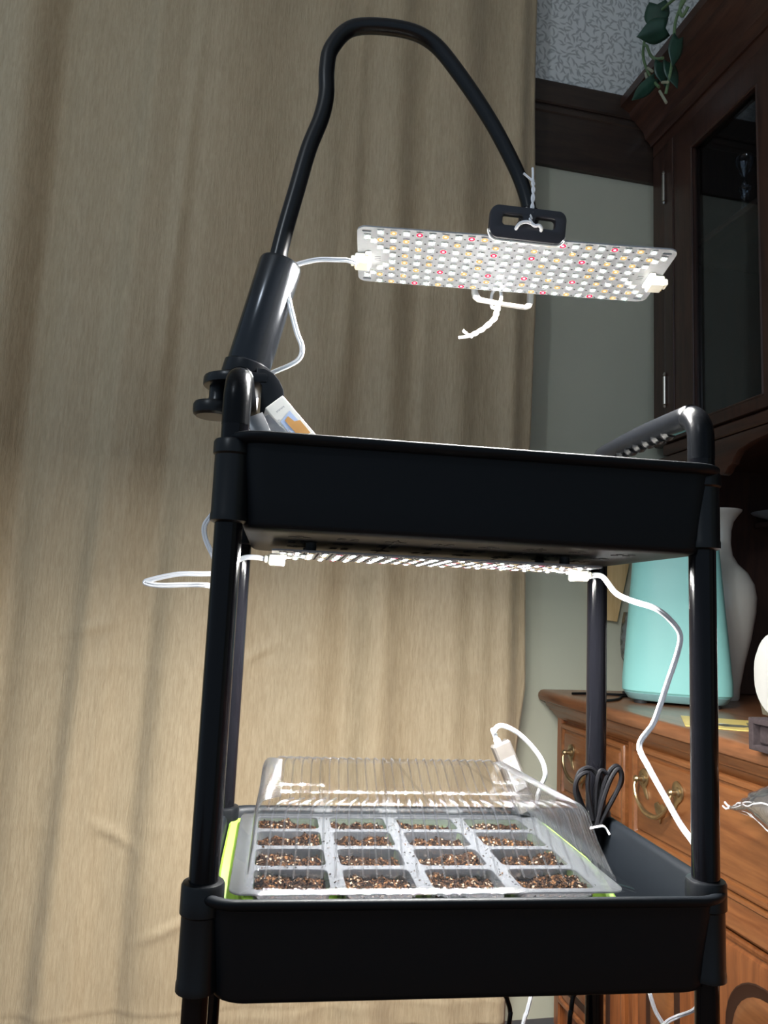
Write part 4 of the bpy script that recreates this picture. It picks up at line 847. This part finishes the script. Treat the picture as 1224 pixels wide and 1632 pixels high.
# ------------------------------------------------------------------ seed-starting set on the middle tray
ZF = -.2842                                    # tray floor
def propagation():
    # lime base tray
    t = thing('drip_tray', 'lime green seedling drip tray in the middle tray under clear cells', 'tray', CW((-.025, .004, ZF)), CART_A)
    mb = MB(CW)
    def R_(hx, hy, r, z, cx=-.0265, cy=.0115):              # the rim dips along its front edge
        pts = rrect(hx, hy, r, 5); out = []
        for i, p in enumerate(pts):
            q = pts[(i + 1) % len(pts)]; m = 6 if abs(q[1] - p[1]) > .05 else 1
            for k in range(m): out.append((cx + p[0] + (q[0] - p[0]) * k / m, cy + p[1] + (q[1] - p[1]) * k / m))
        return [(x, y, z - (.014 * min(1, max(0, (-.035 - y) / .045)) if z > ZF + .03 else 0)) for x, y in out]
    mb.loft([R_(.148, .086, .012, ZF + .0004), R_(.1570, .0940, .014, ZF + .060), R_(.1578, .0950, .014, ZF + .0660), R_(.1640, .0985, .016, ZF + .0672), R_(.1660, .1000, .016, ZF + .0652), R_(.1660, .1000, .016, ZF + .061), R_(.1648, .0990, .016, ZF + .061), R_(.1630, .0975, .015, ZF + .0657), R_(.1595, .0960, .014, ZF + .0652), R_(.1560, .0930, .014, ZF + .059), R_(.1468, .085, .011, ZF + .0016)])
    part('body', mb, M['lime'], t)
    # clear cell tray with soil
    t = thing('cell_tray', 'clear plastic cell tray with sixteen soil-filled cells under the dome', 'tray', CW((-.025, .004, ZF + .01)), CART_A)
    zt = -.2150
    xs = [(-.164, -.104), (-.092, -.036), (-.023, .036), (.049, .110)]; ys = [(-.100, -.054), (-.045, .000), (.009, .053), (.062, .103)]
    hol = []
    for a, b in xs:
        for c, d in ys: hol.append([((a + b) / 2 + p[0], (c + d) / 2 + p[1]) for p in rrect((b - a) / 2, (d - c) / 2, .006, 3)][::-1])
    mb = MB(CW).plate([(-.0245 + p[0], .004 + p[1]) for p in rrect(.1570, .1120, .012, 5)], hol, .0012, lambda u, v, w: (u, v, zt + w))
    part('top_sheet', mb, M['cellmat'], t)
    rnd = random.Random(3)
    for a, b in xs:
        for c, d in ys:
            cx, cy, hx, hy = (a + b) / 2, (c + d) / 2, (b - a) / 2, (d - c) / 2
            ce = MB(CW).loft([[(cx + p[0], cy + p[1], zt) for p in rrect(hx, hy, .006, 4)], [(cx + p[0], cy + p[1], zt - .012) for p in rrect(hx - .0012, hy - .0012, .006, 4)], [(cx + p[0], cy + p[1], ZF + .006) for p in rrect(hx * .72, hy * .72, .006, 4)]], False, True)
            co = part('cell', ce, M['cellmat'], t, ang=50)
            so = MB(CW); n, m = 26, 20; vs = []; tl = rnd.uniform(-.0035, .0035); base = zt - .0042 - rnd.random() * .003; sd_ = rnd.random() * 90
            for i in range(m + 1):
                for j in range(n + 1):
                    u, v = -1 + 2 * j / n, -1 + 2 * i / m
                    k = .95; x, y = cx + u * hx * k, cy + v * hy * k
                    z = base + tl * u + .0050 * noise.noise(Vector((x * 85, y * 85, sd_))) + .0030 * noise.noise(Vector((x * 260, y * 260, sd_))) + .0016 * rnd.random() - .002 * max(abs(u), abs(v)) ** 6
                    vs.append((x, y, z))
            so.add(vs, [(i * (n + 1) + j, i * (n + 1) + j + 1, (i + 1) * (n + 1) + j + 1, (i + 1) * (n + 1) + j) for i in range(m) for j in range(n)])
            for _ in range(260):
                q = vs[rnd.randrange(len(vs))]; s_ = rnd.uniform(.0005, .0015); p = Vector(q) + Vector((0, 0, .0004))
                tet = [p + Vector((rnd.uniform(-1, 1), rnd.uniform(-1, 1), rnd.uniform(-.6, 1))) * s_ for _ in range(4)]
                so.add(tet, [(0, 1, 2), (0, 1, 3), (0, 2, 3), (1, 2, 3)])
            part('soil', so, M['soil'], co, kind='stuff', ang=30, weld=False)
    # loose crumbs on the cell dividers
    cr = MB(CW)
    for _ in range(1700):
        x, y = rnd.uniform(-.165, .112), rnd.uniform(-.100, .104)
        if any(a - .001 < x < b + .001 for a, b in xs) and any(c - .001 < y < d + .001 for c, d in ys): continue
        s_ = rnd.uniform(.0005, .0016); p = Vector((x, y, zt + .0012))
        cr.add([p + Vector((rnd.uniform(-1, 1), rnd.uniform(-1, 1), rnd.uniform(-.4, .8))) * s_ for _ in range(4)], [(0, 1, 2), (0, 1, 3), (0, 2, 3), (1, 2, 3)])
    part('crumbs', cr, M['soil'], t, kind='stuff')
    # ribbed clear dome
    t = thing('humidity_dome', 'clear ribbed plastic humidity dome covering the soil cells', 'dome', CW((-.022, 0, -.212)), CART_A)
    base = [Vector((-.1700, -.1055, 0)), Vector((.1280, -.1055, 0)), Vector((.1200, .1040, 0)), Vector((-.1690, .1040, 0))]
    top = [Vector((-.1630, -.0970, 0)), Vector((.1040, -.0970, 0)), Vector((.0890, .0950, 0)), Vector((-.1600, .0950, 0))]
    zb, ztop = -.2115, -.1520
    def perim(cs, r, z, rib=0.0):
        out = []
        cen = sum(cs, Vector()) / 4
        for i in range(4):
            A, B, C = cs[i], cs[(i + 1) % 4], cs[i - 1]
            d1 = (B - A); L1 = d1.length; d1.normalize(); d0 = (A - C).normalized(); L0 = (A - C).length
            # rounded corner at A, then the side A->B
            p0 = A - d0 * r; p1 = A + d1 * r
            for k in range(6):
                q = k / 6; out.append((p0 * (1 - q) ** 2 + A * 2 * q * (1 - q) + p1 * q * q, None))
            nrm = Vector((d1.y, -d1.x, 0)); N = 27 if i in (0, 2) else 30; M_ = N * 6
            for k in range(M_):
                q = k / M_; p = p1 + (B - d1 * r - p1) * q; ph = (k % 6)
                w = (1.0, .35, -.15, -.15, -.15, .35)[ph]; out.append((p + nrm * (rib * w), None))
        return [(p.x, p.y, z) for p, _ in out]
    mixc = lambda u: [b.lerp(a, u) for b, a in zip(base, top)]
    def inset(cs, e):
        cen = sum(cs, Vector()) / 4; o = []
        for p in cs:
            d = p - cen; o.append(Vector((p.x - e * (1 if d.x > 0 else -1), p.y - e * (1 if d.y > 0 else -1), 0)))
        return o
    rb = .0009
    rings = [perim(inset(base, -.012), .012, zb - .0015), perim(inset(base, -.010), .012, zb), perim(inset(base, -.0015), .011, zb + .0004), perim(base, .010, zb + .002), perim(inset(base, .0005), .010, zb + .0060), perim(inset(base, .0020), .010, zb + .0066, rb * .6),
             perim(inset(mixc(.5), .0012), .012, (zb + ztop) / 2, rb), perim(mixc(.85), .013, ztop - .009, rb), perim(inset(mixc(.95), .0006), .013, ztop - .004, rb), perim(inset(mixc(1), .0020), .013, ztop - .0012, rb), perim(inset(mixc(1), .006), .012, ztop, rb), perim(inset(mixc(1), .016), .010, ztop + .0005, rb * .8), perim(inset(mixc(1), .019), .010, ztop + .0002, 0)]
    part('shell', MB(CW).loft(rings, False, True), M['dome'], t, ang=180)
    def rib_path(q, side):
        def at(cs, e, z): cs = inset(cs, e); p = cs[side].lerp(cs[(side + 1) % 4], q); return (p.x, p.y, z)
        return [at(base, .0018, zb + .0066), at(mixc(.5), .0008, (zb + ztop) / 2), at(mixc(.85), -.0004, ztop - .009), at(mixc(.95), .0003, ztop - .004), at(mixc(1), .0024, ztop - .0008), at(mixc(1), .0065, ztop + .0004), at(mixc(1), .0165, ztop + .0006)]
    for side, N in ((0, 26), (1, 30), (2, 26), (3, 30)):
        rm = MB(CW)
        for k in range(N): rm.tube(rib_path(.045 + .91 * k / (N - 1), side), .0008 if side in (0, 2) else .0007, 6)
        part('ribs', rm, M['dome_rib'], t, kind='stuff', ang=180)
    rg = MB(CW)
    for x0, x1 in ((-.112, -.1035), (-.028, -.030), (.048, .040)): rg.tube([(x0, -.093, ztop + .0010), (x1, .092, ztop + .0010)], .0012, 6)
    rg.tube([(-.146, -.035, ztop + .0008), (-.109, -.035, ztop + .0008)], .0010, 6).tube([(-.146, -.060, ztop + .0008), (.085, -.060, ztop + .0008)], .0010, 6).tube([(.046, -.018, ztop + .0008), (.082, -.018, ztop + .0008)], .0010, 6)
    part('ridge', rg, M['dome'], t)
propagation()

# ------------------------------------------------------------------ unseen white sheet added below the top tray's rim to bounce light upward
single('bounce_sheet', MB(CW).box((.012, .0, .0620), (.30, .19, .0012), .0003), M['paper'], 'unseen white sheet added inside the top tray to bounce light', 'paper', CW((.012, 0, .0612)))

# ------------------------------------------------------------------ packets in the top tray, left end
def lean(name, label, cat, TL, TR, BR_dir, length, depth, mats):
    pass
u_ = Vector((.0185, .003, .0122)); f_ = Vector((.0325, 0, -.0345)).normalized(); TLp = Vector((-.1795, -.045, .1745))
wv = (u_ - f_ * u_.dot(f_)).normalized(); dv = wv.cross(f_)
if dv.y < 0: dv = -dv
RB = Matrix((wv, dv, f_)).transposed(); wd_, ln_, th_ = .0205, .052, .020
ctr = TLp + wv * wd_ / 2 + f_ * ln_ / 2 + dv * th_ / 2
cn = thing('white_carton', 'slim white printed carton leaning in the top tray beside the clamp', 'carton', CW((-.15, -.04, .07)), CART_A)
part('box', MB(CW).box(ctr, (wd_, th_, ln_), .0008, RB), M['paper'], cn)
P = lambda a, b: ctr + RB @ Vector((a * wd_ / 2, -th_ / 2 - .0003, b * ln_ / 2))
def patch(poly, lift=0): return [P(a, b) - dv * lift for a, b in poly]
part('picture', MB(CW).add(patch([(-.75, -.30), (.55, -.42), (.62, .55), (-.80, .55)]), [(0, 1, 2, 3)]), M['photo_blue'], cn, 'blue printed picture panel')
part('picture', MB(CW).add(patch([(-.38, -.24), (.10, -.30), (.25, -.02), (.72, .06), (.70, .62), (-.35, .62)], .0002), [(0, 1, 2, 3, 4, 5)]), M['photo_tan'], cn, 'tan printed shape')
tx = MB(CW)
for k in range(7): a = -.45 + k * .13; tx.add(patch([(a, -.68), (a + .09, -.68), (a + .09, -.62 - .03 * (k % 2)), (a, -.62)]), [(0, 1, 2, 3)])
for k in range(2): a = -.85 + k * .1; tx.add(patch([(a, -.40), (a + .06, -.40), (a + .06, -.36), (a, -.36)]), [(0, 1, 2, 3)])
part('lettering', tx, M['print_grey'], cn, kind='stuff')
for i, (px, py, pz, lab) in enumerate(((-.1815, -.050, .1660, 'grey foil packet with pale tip leaning left of the white carton'), (-.1930, -.055, .1650, 'grey foil packet pressed against the left post in the top tray'))):
    u = Vector((.0080, 0, .0045)) if i == 0 else Vector((.0045, 0, .002)); f = Vector((.022, 0, -.026)) if i == 0 else Vector((.016, 0, -.034))
    f.normalize(); w = (u - f * u.dot(f)).normalized(); d = w.cross(f); d = d if d.y > 0 else -d; Rm = Matrix((w, d, f)).transposed()
    L_ = .055; Wd = .016
    c = Vector((px, py, pz)) + f * L_ / 2 + w * Wd * .3 + d * .010
    pk = thing('foil_packet', lab, 'packet', CW((px + .02, py, .07)), CART_A)
    rings = []
    for k in range(7):
        s = k / 6; th = .0012 + .009 * math.sin(PI * s) ** .7 * (1 if 0 < k < 6 else 0)
        rings.append([c + Rm @ Vector((q[0], q[1], (s - .5) * L_)) for q in rrect(Wd / 2, th / 2, min(.0005, th / 2.2), 2)])
    part('pouch', MB(CW).loft(rings), M['foil'], pk)
